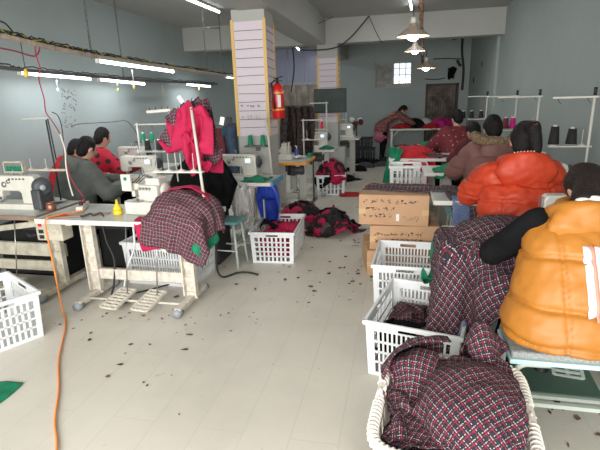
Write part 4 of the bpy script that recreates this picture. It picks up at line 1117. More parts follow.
# machines farther on the left, beyond
tP = sewing_table('pale sewing table beyond the orange edged table', -1.95, -1.02, 7.35, 7.9, .78, frame=m_white, leg_in=.18)
dup(mB, (-1.36, 7.62, .785), 0, 'white sewing machine with lit screen beyond the orange edged table')
s = thread_stand('square white thread stand beyond the orange edged table', 2, .26, .75, .3, -1, False, group='white thread stands at the far left'); s.location = (ay(327, 150, 7.75).x, 7.75, .78)
cone('red thread cone on the far left thread stand', m_thred, (ay(322, 127, 7.75).x, 7.75, .78+.31), .03, .12)
tQ = sewing_table('farthest sewing table on the left before the dark heaps', -1.75, -.78, 9.2, 9.75, .80, frame=m_white, leg_in=.15)
dup(mB, (-1.12, 9.5, .805), 0, 'white sewing machine on the farthest left table'); 
s = thread_stand('white thread stand on the farthest left table, right of the dark board', 2, .26, .85, .35, -1, True, group='white thread stands at the far left'); s.location = (ay(346, 135, 9.5).x, 9.5, .8)
s = thread_stand('short white thread stand in front of the brown garments', 2, .24, .55, .25, 1, False, group='white thread stands at the far left'); s.location = (ay(303, 140, 6.55).x, 6.6, .76)
b0 = ay(330, 101, 8.6)
t = thing('notice_board', 'dark green board hung on the far column', 'board', (ay(330, 101, 8.6).x, 8.62, ay(330, 112, 8.6).z))
MB().box((0, 0, .20), (.56, .03, .40), None, .004).build('panel', m_board, t); MB().box((0, .018, .20), (.60, .02, .43), None, .004).build('frame', m_black, t)
t = thing('machine_cabinet', 'grey metal cabinet side under the far left machines', 'cabinet', (ay(336, 160, 8.3).x, 8.35, 0))
MB().box((0, 0, .36), (.34, .3, .72), None, .008).build('body', mat('grey_cabinet_paint', (.36, .36, .35), .6), t); MB().box((0, -.156, .40), (.28, .012, .6), None, .004).build('door', mat('grey_cabinet_paint', (.36, .36, .35), .6), t)
t = thing('thread_roll_holder', 'dark red and white thread rolls on the far left table end', 'thread rolls', (-.86, 9.62, .0))
for k in range(5):
    a = k*1.25; MB().lathe([(0, 0), (.05, 0), (.05, .08), (0, .08)], (.09*math.cos(a), .07*math.sin(a), 1.08+.05*math.sin(a*2)), 14, Euler((R(70), 0, a)).to_matrix()).build('roll', (m_maroon, m_thwhite)[k % 2], t)
MB().box((0, 0, 1.03), (.24, .2, .02)).build('tray', m_dmetal, t); MB().tube([(0, 0, .81), (0, 0, 1.03)], .015).build('post', m_dmetal, t)
# black crates and boots heap at the back
for i, (px, py, w_, h_, lab) in enumerate(((357, 158, .30, .30, 'black crate at the foot of the back wall, left one'), (369, 158, .30, .30, 'black crate at the foot of the back wall, right one'), (357, 147, .28, .26, 'black crate stacked on the left one by the back wall'), (367, 147, .26, .26, 'black crate stacked on the right one by the back wall'))):
    x = ay(px, 150, 12.1).x; crate(lab, (x, 12.05, 0 if py == 158 else .31), (w_, .34, h_), 0, m_black, rows=2, cols=(4, 4), group='black crates by the back wall', handle=False)

# ------------------------------------------------------------------ RIGHT SIDE tables
t1 = sewing_table('nearest right sewing table under the spread check cloth', .30, 1.5, 2.50, 3.02, .76, frame=m_palelegs, leg_in=.30, motor=False)
t2 = sewing_table('right sewing table in front of the person in the orange coat', .30, 1.52, 3.78, 4.32, .76, frame=m_white, leg_in=.25)
t3 = sewing_table('right sewing table in front of the fur hooded person with a green cloth', .29, 1.52, 5.18, 5.74, .76, frame=m_white, leg_in=.25)
t4 = sewing_table('right sewing table carrying the red garments', -.12, 1.5, 6.38, 7.0, .76, frame=m_white, leg_in=.25)
t5 = sewing_table('small right sewing table with dark green cloth farther back', .30, 1.5, 7.75, 8.3, .76, frame=m_white, leg_in=.25)
dup(mB, (1.15, 4.08, .765), 0, 'white sewing machine right of the orange coated person', None)
dup(mB, (1.12, 5.50, .765), 0, 'white sewing machine right of the fur hooded person')
dup(mB, (1.05, 2.80, .765), 0, 'white sewing machine hidden beside the yellow vested person')
bpy.data.objects.remove  # no-op
s = thread_stand('white thread stand with two black cones by the right wall, nearest', 2, .28, .80, .385, -1, True, group='white thread stands along the right wall'); s.location = (ay(586, 160, 4.22).x, 4.22, .76)
zc = .76+.385+.015
for px, hh, lab in ((552.5, .15, 'tall black thread cone on the nearest right stand, left one'), (570, .13, 'black thread cone on the nearest right stand, right one')):
    cone(lab, m_thblack, (ay(px, 150, 4.22).x, 4.22, zc), .042, hh, 'black cones on the nearest right stand')
s = thread_stand('white thread stand by the right wall beyond the orange coat', 2, .40, .80, .42, -1, True, group='white thread stands along the right wall'); s.location = (ay(534, 150, 5.62).x, 5.62, .76)
zc = .76+.42+.015
for px, mm, lab in ((505, m_thmaroon, 'maroon thread cone behind the fur hooded person'), (512, m_magenta, 'magenta thread cone behind the fur hooded person')):
    cone(lab, mm, (ay(px, 130, 5.62).x, 5.62, zc), .036, .12)
s = thread_stand('white thread stand in front of the pilaster on the right, middle one', 2, .34, .80, .40, -1, True, group='white thread stands along the right wall'); s.location = (ay(513, 140, 6.85).x, 6.85, .76)
s = thread_stand('white thread stand farthest along the right wall', 2, .26, .80, .42, -1, True, group='white thread stands along the right wall'); s.location = (ay(484, 140, 8.1).x, 8.1, .76)
for px, lab in ((463, 'black thread cone leftmost of three far right cones'), (471, 'black thread cone in the middle of three far right cones'), (480.5, 'black thread cone rightmost of three far right cones')):
    cone(lab, m_thblack, (ay(px, 122, 8.1).x, 8.1, .76+.42+.015), .038, .115, 'far right black cones')
dup(mB, (1.05, 8.05, .765), 0, 'white sewing machine on the small far right table')
# far work table with folding leg
t = thing('work_table', 'white topped long work table by the back wall piled with clothes', 'table', (.55, 11.75, 0))
MB().box((0, 0, .80), (1.55, .85, .04), None, .006).build('tabletop', m_edge, t)
for sx in (-1, 1):
    for sy in (-1, 1): MB().box((sx*.72, sy*.36, .39), (.045, .045, .78), None, .004).build('leg', m_white, t)
for sx in (-1, 1): MB().bar((sx*.72, -.36, .62), (sx*.55, -.36, .78), .02, .02).build('brace', m_white, t)
# crates right
crH0 = crate('lower white crate of the stack before the red garments', (.13, 6.05, 0), (.44, .40, .37), 0, cols=(6, 6), rows=3, group=None)
crH = crate('upper white crate of the stack before the red garments', (.13, 6.05, .375), (.46, .42, .36), 0, cols=(7, 6), rows=3)
crA = crate('white slotted crate in front of the cardboard cartons', (.09, 3.60, 0), (.48, .62, .36), R(-3), cols=(14, 14), rows=4)
crB = crate('white crate catching the check cloth beside the right table leg', (.17, 2.66, 0), (.52, .66, .36), R(-13), cols=(16, 16), rows=4)
# basket C ribbed
def ribbed_basket(label, c, size, rz):
    t = thing('ribbed_basket', label, 'basket', c, rz); L, W, Hh = size; b = MB()
    def pt(k, n, z):
        # rounded rectangle
        th = 2*PI*k/n; p = .30; cx, sy = math.cos(th), math.sin(th)
        f = .90+.10*z/Hh
        return Vector((math.copysign(abs(cx)**p, cx)*L/2*f, math.copysign(abs(sy)**p, sy)*W/2*f, z))
    pt0 = pt; dense = [pt0(k, 2000, 0) for k in range(2001)]; acc = [0.]
    for k in range(2000): acc.append(acc[-1]+(dense[k+1]-dense[k]).length)
    import bisect
    def pt(k, n, z):
        s = (k % n)/n*acc[-1]; i = bisect.bisect_left(acc, s); return pt0(i, 2000, z)
    N = 150
    for k in range(N): b.tube([pt(k, N, .01), pt(k, N, Hh*.5), pt(k, N, Hh-.02)], .0055, 5)
    b.build('wall_ribs', m_crate2, t)
    g = MB()
    for z in (.012, Hh*.25, Hh*.5, Hh*.75): g.tube([pt(k, 80, z) for k in range(81)], .006, 6, False)
    g.build('hoops', m_crate2, t)
    MB().box((0, 0, .008), (L*.9, W*.9, .012)).build('bottom', m_crate2, t)
    g = MB(); g.tube([pt(k, 100, Hh-.01) for k in range(101)], .019, 10, False)
    g.build('rim', m_crate2, t)
    P = []
    for k in range(1400):
        a = pt(int(k/1400*1999)*.05 if False else k*100/1400, 100, Hh-.01); b_ = pt(k*100/1400+.5, 100, Hh-.01); d_ = (b_-a); d_ = d_.normalized() if d_.length > 1e-6 else Vector((1, 0, 0))
        sd = d_.cross(Vector((0, 0, 1))).normalized(); th = 2*PI*k/14; P.append(a+sd*.0195*math.cos(th)+Vector((0, 0, .0195*math.sin(th))))
    g = MB(); g.tube(P, .0045, 5); g.build('rim_cord', m_crate2, t)
    return t
rb = ribbed_basket('ivory ribbed laundry basket in the foreground heaped with check cloth', (.235, 1.62, 0), (.56, .66, .43), R(-6))

# cartons
def carton(label, c, size, rz, text=True, tape=True, seed=1):
    t = thing('cardboard_carton', label, 'carton', c, rz, 'cardboard cartons'); L, W, Hh = size
    MB().box((0, 0, Hh/2), (L, W, Hh), None, .004).build('box_body', m_carton, t)
    for s in (-1, 1): MB().box((0, s*W/4, Hh+.002), (L-.006, W/2-.008, .004)).build('flap', m_carton, t)
    if tape:
        MB().box((0, 0, Hh+.006), (L, .05, .002)).build('tape', m_tape, t)
        for s in (-1, 1): MB().box((s*(L/2-.03), -W/2-.001, Hh*.45), (.06, .002, .05)).build('tape', m_tape, t)
    if text:
        s = MB(); rr = random.Random(seed)
        rows = 3 if Hh > .24 else 2
        for r_ in range(rows):
            z = Hh*(.80-.24*r_) if rows == 3 else Hh*(.68-.3*r_); x = -L/2+.06
            xe = (L/2-.08, L/2-.30, L/2-.34)[r_] if rows == 3 else L/2-.1
            while x < xe:
                sz = .015
                for q in range(rr.choice((3, 4, 5))):
                    a, b_ = rr.uniform(-sz, sz), rr.uniform(-sz, sz); k = rr.random()
                    d_ = (sz, .002) if k < .45 else ((.001, sz) if k < .8 else (sz*.6, -sz*.6))
                    s.bar((x+a-d_[0]*.6, -W/2-.0015, z+b_-d_[1]*.6), (x+a+d_[0]*.6, -W/2-.0015, z+b_+d_[1]*.6), .002, .006)
                x += rr.choice((.038, .040, .045, .065))
        if rows == 3:
            for q in range(9):
                a = L/2-.22+.016*q; b_ = Hh*.25+rr.uniform(-.02, .02); s.bar((a, -W/2-.0015, b_-.012), (a+rr.uniform(-.012, .02), -W/2-.0015, b_+.012), .002, .0035)
        s.build('handwriting', m_ink, t)
    return t
carton('upper cardboard carton with handwriting and a white label', (-.02, 4.37, .46), (.62, .60, .275), R(-2), seed=2)
tt = bpy.context.scene.objects
for o in list(COL.objects):
    if o.get('label') == 'upper cardboard carton with handwriting and a white label':
        MB().box((.04, -.3035, .075), (.028, .002, .065)).build('white_sticker', m_paperlabel, o)
carton('middle cardboard carton with two lines of handwriting, under the labelled one', (.06, 4.33, .235), (.62, .56, .22), R(3), seed=5)
carton('bottom cardboard carton of the stack, on the floor', (.0, 4.30, 0), (.60, .54, .23), R(9), text=False, seed=7)
# metal strip of fixture under table 2
t = thing('fabric_bin', 'dark bin under the orange coated persons table', 'bin', (.62, 4.02, 0))
MB().lathe([(0, 0), (.13, 0), (.17, .40), (.16, .40), (.12, .02), (0, .02)], n=20).build('bin_body', m_black, t); MB().lathe([(.17, .39), (.18, .40), (.17, .41), (.16, .40)], n=20).build('rim', m_dark, t)

# bench with pale teal edge
b0, b1 = .53, 1.15
t = thing('bench', 'bench with grey pad and pale teal edge under the yellow vested person', 'bench', (.86, 2.05, 0))
MB().box((0, .0, .487), (.70, .27, .034), None, .01).build('seat_pad', m_stooltop, t)
MB().box((0, 0, .458), (.71, .28, .022), None, .004).build('seat_edge', m_tealedge, t)
for s in (-1, 1):
    P = []
    for k in range(7):
        th = PI/2*k/6; P.append((s*(.27+.05*math.sin(th)*1.0), -.11+.0*k, .39+.045*math.cos(th)))
    MB().tube([(s*.18, -.11, .437)]+P+[(s*.335, -.115, .012)], .0125, 10).build('leg', m_palelegs, t)
    MB().tube([(s*.18, .11, .437)]+[(x, .11, z) for x, y, z in P]+[(s*.335, .115, .012)], .0125, 10).build('leg', m_palelegs, t)
    MB().bar((s*.33, -.11, .16), (s*.33, .11, .16), .02, .02).build('side_rail', m_palelegs, t)
MB().bar((-.33, .0, .16), (.33, .0, .16), .02, .02).build('stretcher', m_palelegs, t)
t = thing('treadle_board', 'dark green treadle plate on the floor under the bench', 'treadle', (.88, 2.46, 0))
MB().box((0, 0, .05), (.42, .26, .012), (R(8), 0, 0), .003).build('plate', mat('dark_green_plate', (.07, .12, .09), .4), t); g = MB(); g.box((0, 0, .02), (.46, .3, .02)); g.build('base_frame', m_palelegs, t)
stool('low stool beneath the orange coated person', (.68, 3.33, 0), (.34, .28), .46, 0)
stool('low stool beneath the fur hooded person', (.66, 4.72, 0), (.34, .28), .46, 0)

# wall lamp switch boxes etc. omitted where the photo shows nothing

# dark bins and bundles under and behind the left tables
for x, y, w_, h_, lab in ((-3.45, 3.75, .7, .48, 'dark bin under the table at the left edge'), (-2.75, 4.05, .34, .42, 'dark bin behind the nearest left table, left of the white crate'), (-1.95, 6.35, .3, .5, 'dark bin behind the orange edged table')):
    t = thing('storage_bin', lab, 'bin', (x, y, 0), 0, 'dark bins under the tables'); g = MB(); hw = w_/2
    for a, b_, c_, d_ in ((-hw, -.2, hw, -.185), (-hw, .185, hw, .2), (-hw, -.2, -hw+.015, .2), (hw-.015, -.2, hw, .2)): g.b2((a, b_, 0), (c_, d_, h_))
    g.b2((-hw, -.2, 0), (hw, .2, .015)); g.build('bin_body', m_black, t)
    g = MB()
    for s_ in (-1, 1): g.box((0, s_*.2, h_), (w_+.03, .02, .03)); g.box((s_*hw, 0, h_), (.02, .43, .03))
    g.build('rim', m_dark, t)
# marks on the left wall
g = MB(); rr = random.Random(4)
for k in range(46):
    q = ax_(rr.uniform(61, 76), rr.uniform(87, 128), XL); a = rr.uniform(-.012, .012); g.bar((XL+.004, q.y-.01, q.z-a), (XL+.004, q.y+.012, q.z+a), .003, .006)
o = g.build('pencil_marks', m_dmetal); tag(o, 'cluster of small dark pencil marks on the left wall', 'wall marks', None, 'stuff')
# cables and stains at the back right corner
for pts, r_, lab in (([(425, 79), (436, 79.5), (445, 78)], .012, 'short dark conduit on the back wall above the door'), ([(433, 59), (447, 58.5), (461, 59)], .012, 'dark conduit on the back wall near the corner'), ([(462.5, 38), (462, 52), (463.5, 70), (462, 90)], .03, 'thick black cable down the back right corner'), ([(452, 40), (460, 38), (463, 39)], .012, 'dark cable under the beam at the back right corner'), ([(457, 60), (459, 64), (461, 66)], .035, 'black cable clump beside the back right corner')):
    wire([ay(x, y, YB-.04) for x, y in pts], r_, m_wire, lab, 'wall_cable', 'cable')
for pts, r_, lab in (([(482, 62), (481.5, 66)], .012, 'upper dark mark on the right wall beyond the beam'), ([(473.5, 78), (473.5, 83)], .014, 'lower dark mark on the right wall beyond the beam')):
    wire([ax_(x, y, XR-.06) for x, y in pts], r_, m_wire, lab, 'wall_cable', 'cable')

# ================================================================== PEOPLE
from mathutils.bvhtree import BVHTree
def seams(zs, depth=.014, w=.012, puff=.006, vert=()):
    def f(co, no):
        z = co[:, 2]+.012*np.sin(co[:, 0]*16)+.008*np.sin(co[:, 1]*21)
        off = np.full(len(z), puff)
        for s in zs: off -= depth*np.exp(-((z-s)/w)**2)
        for x in vert: off -= depth*.8*np.exp(-((co[:, 0]-x)/(w*.7))**2)*(co[:, 1] < .1)
        return off
    return f
def patch(parent, target, name, m, x0, x1, z0, z1, off=.006, n=14):
    """strip sewn on the back of a garment: follows the garment's surface"""
    bv = BVHTree.FromPolygons([v.co.copy() for v in target.data.vertices], [tuple(p.vertices) for p in target.data.polygons])
    vs = []; ok = True
    for k in range(n+1):
        z = z0+(z1-z0)*k/n
        for x in (x0, x1):
            h = bv.ray_cast(Vector((x, -1.5, z)), Vector((0, 1, 0)))
            p = h[0] if h[0] is not None else Vector((x, -.2, z)); vs.append(p+Vector((0, -off, 0)))
    fs = [(2*k, 2*k+1, 2*k+3, 2*k+2) for k in range(n)]
    mb = MB(); mb.add(vs, fs, True); o = mb.build(name, m, parent)
    s = o.modifiers.new('thickness', 'SOLIDIFY'); s.thickness = .004; return o
def kid(t, nm):
    for c in t.children:
        if c.name.split('.')[0] == nm: return c
def hood_back(m, w=.20, d=.075, h=.14, dy=-.12, dz=-.03, lip=True):
    def f(t, nk, hd, B, voxel):
        q = MB(); ell(q, nk+Vector((0, dy, dz)), (w, d, h)); ell(q, nk+Vector((0, dy+.05, dz+.05)), (w*.9, d*1.1, h*.6))
        for k in range(13):
            a = PI*k/12; a2 = PI*(k+1)/12
            if k < 12:
                capsule(q, nk+Vector((w*.72*math.cos(a), dy+.10-.11*math.sin(a), dz+.05+.05*math.sin(a))), nk+Vector((w*.72*math.cos(a2), dy+.10-.11*math.sin(a2), dz+.05+.05*math.sin(a2))), .034, .034)
        blob('hood', q, m, t, voxel, 4, wrinkle=.008, seed=w*40)
    return f
m_orange = mat('orange_red_nylon', (.47, .038, .008), .55, var=.08, vscale=5)
m_yellowc = mat('amber_nylon', (.41, .155, .018), .5, var=.05, vscale=5)
m_greycoat = mat('grey_green_wool', (.10, .11, .10), .9, var=.15)
m_pinkbrown = mat('pinkish_brown_nylon', (.17, .075, .065), .6, var=.1)
# yellow vested person
v, nk, hd, hm = person('person in a puffy amber yellow vest with black sleeves on the bench, foreground right', (.80, 2.03, 0), R(3), m_yellowc, seat=.50, lean=.28, head=(.065, .12, -.08), bulk=1.22, hair=m_hairb,
    arms={-1: ((-.31, .14, -.25), (-.10, .50, -.25)), 1: ((.29, .2, -.25), (.12, .52, -.24))}, voxel=.012, vest=True, hairstyle='long', headtilt=(-.55, 0, .25),
    quilt=seams((.60, .735, .915), .018, .009, .008, (-.13,)), wrinkle=.007, hood=hood_back(m_yellowc, .17, .06, .12, -.115, -.055), coatlen=.045, rings=[(0, .262, .19), (.12, .262, .19), (.3, .235, .175), (.5, .21, .165), (.7, .19, .15), (.86, .18, .13), (.95, .14, .10), (1., .09, .08)],
    feet={-1: ((-.15, .36, .52), (-.17, .50, .09)), 1: ((.12, .36, .52), (.06, .52, .09))}, coatname='vest')
vt = kid(v, 'vest')
patch(v, vt, 'white_stripe', mat('white_reflective_band', (.85, .85, .88), .4), -.060, -.032, .73, .985, .006)['label'] = 'white band down the back'
patch(v, vt, 'white_stripe', MATS['white_reflective_band'], -.016, .012, .73, .985, .006)['label'] = 'white band down the back'
patch(v, vt, 'pink_stripe', mat('salmon_band', (.75, .25, .18), .5), -.031, -.017, .72, .99, .005)['label'] = 'thin salmon pink line between the white bands'
g = MB(); ell(g, nk+Vector((.02, -.09, .07)), (.035, .02, .018)); ell(g, nk+Vector((-.03, -.10, .065)), (.03, .02, .014)); blob('collar_tag', g, m_paperlabel, v, .006, 2, wrinkle=.006)
# orange coated person
v, nk, hd, hm = person('person with a ponytail in a puffy orange red hooded coat', (.83, 3.28, 0), R(2), m_orange, seat=.46, lean=.16, head=(.02, .05, .02), bulk=1.25, hair=m_hair, scale=1.04,
    arms={-1: ((-.27, .16, -.20), (-.20, .42, -.24)), 1: ((.25, .16, -.24), (.12, .44, -.26))}, voxel=.012, hairstyle='ponytail', headtilt=(-.1, 0, -.15),
    quilt=seams((.56, .66, .76, .86, .96), .016, .009, .008, (-.14, .14)), wrinkle=.015, hood=hood_back(m_orange, .185, .06, .125, -.135, -.01), coatlen=.12)
q = MB(); q.tube([hd+hm @ Vector((.028, -.145, .095)), hd+hm @ Vector((.034, -.16, .075))], [.03, .032], 12); q.build('hair_tie', mat('pink_hair_tie', (.7, .2, .3), .6), v)
q = MB()
for k in range(12):
    a = PI*(.20+.50*k/11); a2 = a+.05; W_ = .185*.72
    q.tube([nk+Vector((W_*math.cos(a), -.145+.10-.11*math.sin(a)-.0, .074+.05*math.sin(a))), nk+Vector((W_*math.cos(a2), -.145+.10-.11*math.sin(a2)-.0, .074+.05*math.sin(a2)))], .004, 6)
q.build('hood_zip', m_whitecloth, v)
# fur hooded person
p = ay(489, 160, 4.72)
person('person in a pinkish brown coat with a tan fur trimmed hood', (p.x+.06, 4.66, 0), R(8), m_pinkbrown, seat=.46, lean=.22, head=(.0, .07, .0), bulk=1.28, voxel=.016, scale=1.05,
    arms={-1: ((-.30, .16, -.26), (-.18, .46, -.26)), 1: ((.28, .2, -.25), (.12, .5, -.24))}, quilt=seams((.6, .72, .84, .96), .008, .01, .005), fur=m_fur, hood=hood_back(m_pinkbrown, .17, .07, .12, -.12, -.05), fingers=False, headtilt=(-.35, 0, 0))
p = ay(474, 160, 5.45)
person('person with dark hair mostly hidden behind the fur hooded person', (p.x, 5.98 if False else 5.62-.12, 0), R(10), m_maroon, seat=.44, lean=.35, head=(-.06, .08, -.04), bulk=1.1, voxel=.018, fingers=False, headtilt=(-.5, 0, .3)) if False else None
p = ay(472, 150, 6.05)
person('person with dark hair in a plain maroon coat, mostly hidden behind the fur hooded person', (p.x+.12, 6.0, 0), R(14), m_maroon, seat=.44, lean=.32, head=(-.04, .08, -.04), bulk=1.15, voxel=.018, fingers=False, headtilt=(-.5, 0, .3))
p = ay(452, 150, 7.0)
person('person in a maroon coat with pale pink print on the back', (p.x+.16, 7.30, 0), R(18), m_maroonprint, seat=.46, lean=.30, head=(.02, .09, .0), bulk=1.3, voxel=.018, fingers=False, headtilt=(-.3, 0, .2), scale=1.04,
       arms={-1: ((-.34, .12, -.28), (-.22, .40, -.30)), 1: ((.30, .16, -.25), (.12, .46, -.24))})
# bending person at the back
def apron(t, nk, hd, B, voxel): pass
p = ay(386, 157, 11.9)
t_, nk, hd, hm = person('person in a brown print jacket and pink apron bending over the far work table', (-.40, 11.75, 0), -PI/2, m_dressprint, seat=.76, lean=.85, head=(0, .10, -.10), bulk=1.1, voxel=.018, fingers=False, headtilt=(-.9, 0, 0), coatlen=.12,
    arms={-1: ((-.18, .20, -.18), (-.14, .40, -.30)), 1: ((.18, .20, -.18), (.14, .40, -.30))}, feet={-1: ((-.09, .0, .48), (-.09, -.02, .10)), 1: ((.09, .05, .48), (.10, .0, .10))})
q = MB(); ell(q, (0, -.03, .78), (.20, .19, .17)); ell(q, (0, -.03, .60), (.20, .19, .15)); blob('apron', q, mat('pink_apron_cloth', (.38, .11, .17), .85, var=.2), t_, .018, 3, wrinkle=.012)
# left people
p = ay(84, 170, 4.0)
v, nk, hd, hm = person('person in a grey hooded coat facing the second sewing table on the left', (-3.24, 3.98, 0), R(-28), m_greycoat, seat=.44, lean=.22, head=(.02, .09, -.01), bulk=1.18, voxel=.015, fingers=True, headtilt=(-.45, 0, .1), hair=m_hair,
    arms={-1: ((-.28, .16, -.25), (-.10, .46, -.24)), 1: ((.30, .10, -.30), (.16, .42, -.26))}, hood=hood_back(m_greycoat, .17, .06, .11, -.11, -.04), quilt=seams((.62, .8, .98), .006, .01, .003))
person('person in a red coat with black dots facing right, second row left', (-3.76, 5.0, 0), R(-35), m_reddot, seat=.46, lean=.22, head=(.02, .08, .0), bulk=1.25, voxel=.016, fingers=False, headtilt=(-.4, 0, .1),
    arms={-1: ((-.26, .16, -.25), (-.08, .48, -.22)), 1: ((.30, .14, -.24), (.20, .46, -.20))})
person('person in a red coat by the left wall, half hidden behind the grey coat', (-3.80, 4.48, 0), R(-30), m_redcloth, seat=.46, lean=.28, head=(.04, .10, -.05), bulk=1.0, scale=.97, voxel=.018, fingers=False, headtilt=(-.5, 0, -.3))

# ================================================================== CLOTHS
def _cf(kw):
    return kw
def table_box(x0, x1, y0, y1, z=.76): return Box((x0, y0, z-.13), (x1, y1, z))
# check cloth over the nearest right table, down into the crate
cloth_thing('large red and navy check cloth spread over the nearest right table, falling into crate', 'cloth', 'check_cloth', m_plaid, (.34, 2.48, 1.0), (1.20, .78), res=.024, rz=R(4), squash=.85, noise_amp=.07,
    colliders=[table_box(.255, 1.5, 2.45, 3.04, .785), Ell((.62, 2.72, .78), (.28, .20, .10)), Box((-.05, 2.4, .0), (.38, 2.9, .2), R(-13)), Cap((.55, 2.36, .60), (.95, 2.36, .60), .11)], steps=150, seed=2, nscale=3., wr=.012, mg=.024, pins=[(1, .5, (.93, 2.62, .775)), (1, .95, (.9, 2.84, .775)), (.75, .6, (.70, 2.62, .885)), (.6, .98, (.56, 2.80, .795)), (.5, .5, (.42, 2.52, .81)), (.5, .75, (.40, 2.62, .80)), (1, .05, (.93, 2.40, .60))])
cloth_thing('red and navy check sleeve hanging down into the crate below the table', 'cloth', 'check_cloth', m_plaid2, (.22, 2.58, .92), (.42, .8), res=.026, rz=R(10), squash=.72, noise_amp=.05,
    colliders=[table_box(.28, 1.5, 2.48, 3.04, .785), Box((-.05, 2.4, .0), (.38, 2.9, .22), R(-13))], steps=130, seed=12, nscale=3.5, wr=.012, pins=[(0, 1, (.36, 2.74, .80)), (1, 1, (.50, 2.62, .80)), (.5, .85, (.36, 2.62, .80))])
for k, (x, y, m_, sz, lab) in enumerate(((.06, 2.62, m_blackcloth, .5, 'black cloth crumpled in the crate under the check cloth'), (.28, 2.50, m_plaid2, .45, 'check cloth crumpled in the right of the crate'), (.08, 2.85, m_plaid2, .4, 'check cloth crumpled in the far left corner of the crate'))):
    cloth_thing(lab, 'cloth', 'crumpled_cloth', m_, (x, y, .24+.03*k), (sz+.1, sz+.1), res=.03, squash=.5, noise_amp=.10, colliders=[Inside((.17, 2.66), (.44, .58), R(-13)), Ell((x, y, .12), (.16, .16, .10))], steps=40, seed=20+k, floor=.12, fric=.9, wr=.012)
c = single(MB().tube([(.345, 2.40, .30), (.36, 2.44, .36), (.37, 2.47, .38)], [.045, .05, .02], 14), 'thread_ball', mat('grey_blue_thread', (.2, .22, .3), .9), 'grey blue ball of thread in the crate', 'thread ball')
# basket heap
bh = [Box((-.01, 1.32, .1), (.47, 1.93, .40), R(-6)), Ell((.28, 1.72, .38), (.18, .20, .13)), Ell((.12, 1.80, .40), (.14, .12, .12)), Box((.0, 1.32, .40), (.46, 1.35, .43)), Cap((-.03, 1.35, .425), (-.01, 1.93, .425), .02), Cap((.50, 1.30, .425), (.49, 1.9, .425), .02), Cap((.0, 1.95, .425), (.48, 1.93, .425), .02)]
cloth_thing('fine red and navy check cloth heaped in the foreground basket, main layer', 'cloth', 'check_cloth', m_plaid2, (.27, 1.66, .66), (.80, .80), res=.022, rz=R(-15), squash=.72, noise_amp=.085, colliders=bh+[Inside((.225, 1.62), (.49, .66), R(-6))], steps=100, seed=31, nscale=3.6, wr=.016, fric=.85)
cloth_thing('check garment lying over the far left rim of the foreground basket', 'cloth', 'check_cloth', m_plaid2, (.08, 1.80, .72), (.62, .42), res=.022, rz=R(20), squash=.72, noise_amp=.06, colliders=bh+[Ell((.2, 1.76, .45), (.24, .22, .14))], wr=.014, fric=.85, steps=100, seed=33, nscale=3.)
cloth_thing('check garment bunched at the far right corner of the foreground basket', 'cloth', 'check_cloth', m_plaid2, (.385, 1.90, .74), (.27, .46), res=.022, rz=R(5), squash=.6, noise_amp=.09, colliders=bh+[Ell((.385, 1.92, .44), (.06, .11, .19))], wr=.014, fric=.85, steps=100, seed=35, nscale=3.5)
cloth_thing('check garment folded toward the near right of the foreground basket', 'cloth', 'check_cloth', m_plaid2, (.34, 1.56, .74), (.5, .46), res=.022, rz=R(35), squash=.7, noise_amp=.08, colliders=bh+[Ell((.32, 1.58, .44), (.2, .24, .12)), Inside((.225, 1.62), (.49, .64), R(-6))], wr=.014, fric=.85, steps=90, seed=37, nscale=3.5)
# pink in crate E
eh = [Inside((-1.225, 4.52), (.40, .70), R(3))]
for k, (x, y, z, m_, w_, lab) in enumerate(((-1.2, 4.38, .05, m_pink, .5, 'hot pink cloth at the bottom of the crate beside the teal stool, near part'), (-1.22, 4.7, .05, m_pink, .5, 'hot pink cloth at the bottom of the crate beside the teal stool, far part'),
    (-1.2, 4.40, .15, m_pink, .55, 'hot pink cloth crumpled in the crate beside the teal stool, near part'), (-1.20, 4.70, .16, m_pink, .6, 'hot pink cloth crumpled in the crate beside the teal stool, far part'), (-1.12, 4.55, .25, m_pink, .55, 'hot pink cloth on top in the crate beside the teal stool'), (-1.32, 4.60, .24, m_blackcloth, .42, 'black cloth on the left of the pink filled crate'))):
    cloth_thing(lab, 'cloth', 'crumpled_cloth', m_, (x, y, z+.10), (w_, w_), res=.035, squash=.5, noise_amp=.10, colliders=eh+[Ell((x, y, z), (.14, .14, .07))], steps=35, seed=40+k, floor=z, fric=.9, wr=.012)
# floor heap beyond crate E
hp = [Ell((-.80, 5.45, 0), (.24, .34, .24)), Ell((-1.25, 5.75, 0), (.3, .3, .26)), Ell((-.62, 5.2, 0), (.12, .14, .14))]
spots = [(-.72, 5.26, m_blackpink), (-.88, 5.55, m_pink), (-.66, 5.62, m_blackcloth), (-1.05, 5.72, m_blackpink), (-1.28, 5.82, m_blackcloth), (-.92, 5.28, m_blackpink), (-.78, 5.46, m_blackcloth), (-1.32, 5.62, m_pink), (-.60, 5.34, m_blackpink), (-.86, 5.85, m_blackcloth), (-.74, 5.40, m_blackpink), (-1.18, 5.66, m_blackpink)]
where = ['nearest right', 'middle', 'far right', 'far left middle', 'far left under the tables', 'nearest left', 'high in the middle', 'leftmost under the tables', 'at the right edge', 'farthest', 'topmost', 'on top of the left end']
for k, (x, y, m_) in enumerate(spots):
    kind_ = {id(m_blackcloth): 'black', id(m_pink): 'pink', id(m_blackpink): 'black and pink'}[id(m_)]
    cloth_thing('%s garment crumpled in the floor heap, %s' % (kind_, where[k]), 'garment', 'crumpled_garment', m_, (x, y, .36+.03*k), (.34, .40) if m_ is m_pink else (.46, .46), res=.035, rz=k*.9, squash=.45, noise_amp=.12, colliders=hp, steps=50, seed=60+k, group='garments heaped on the floor', fric=.85, wr=.022)
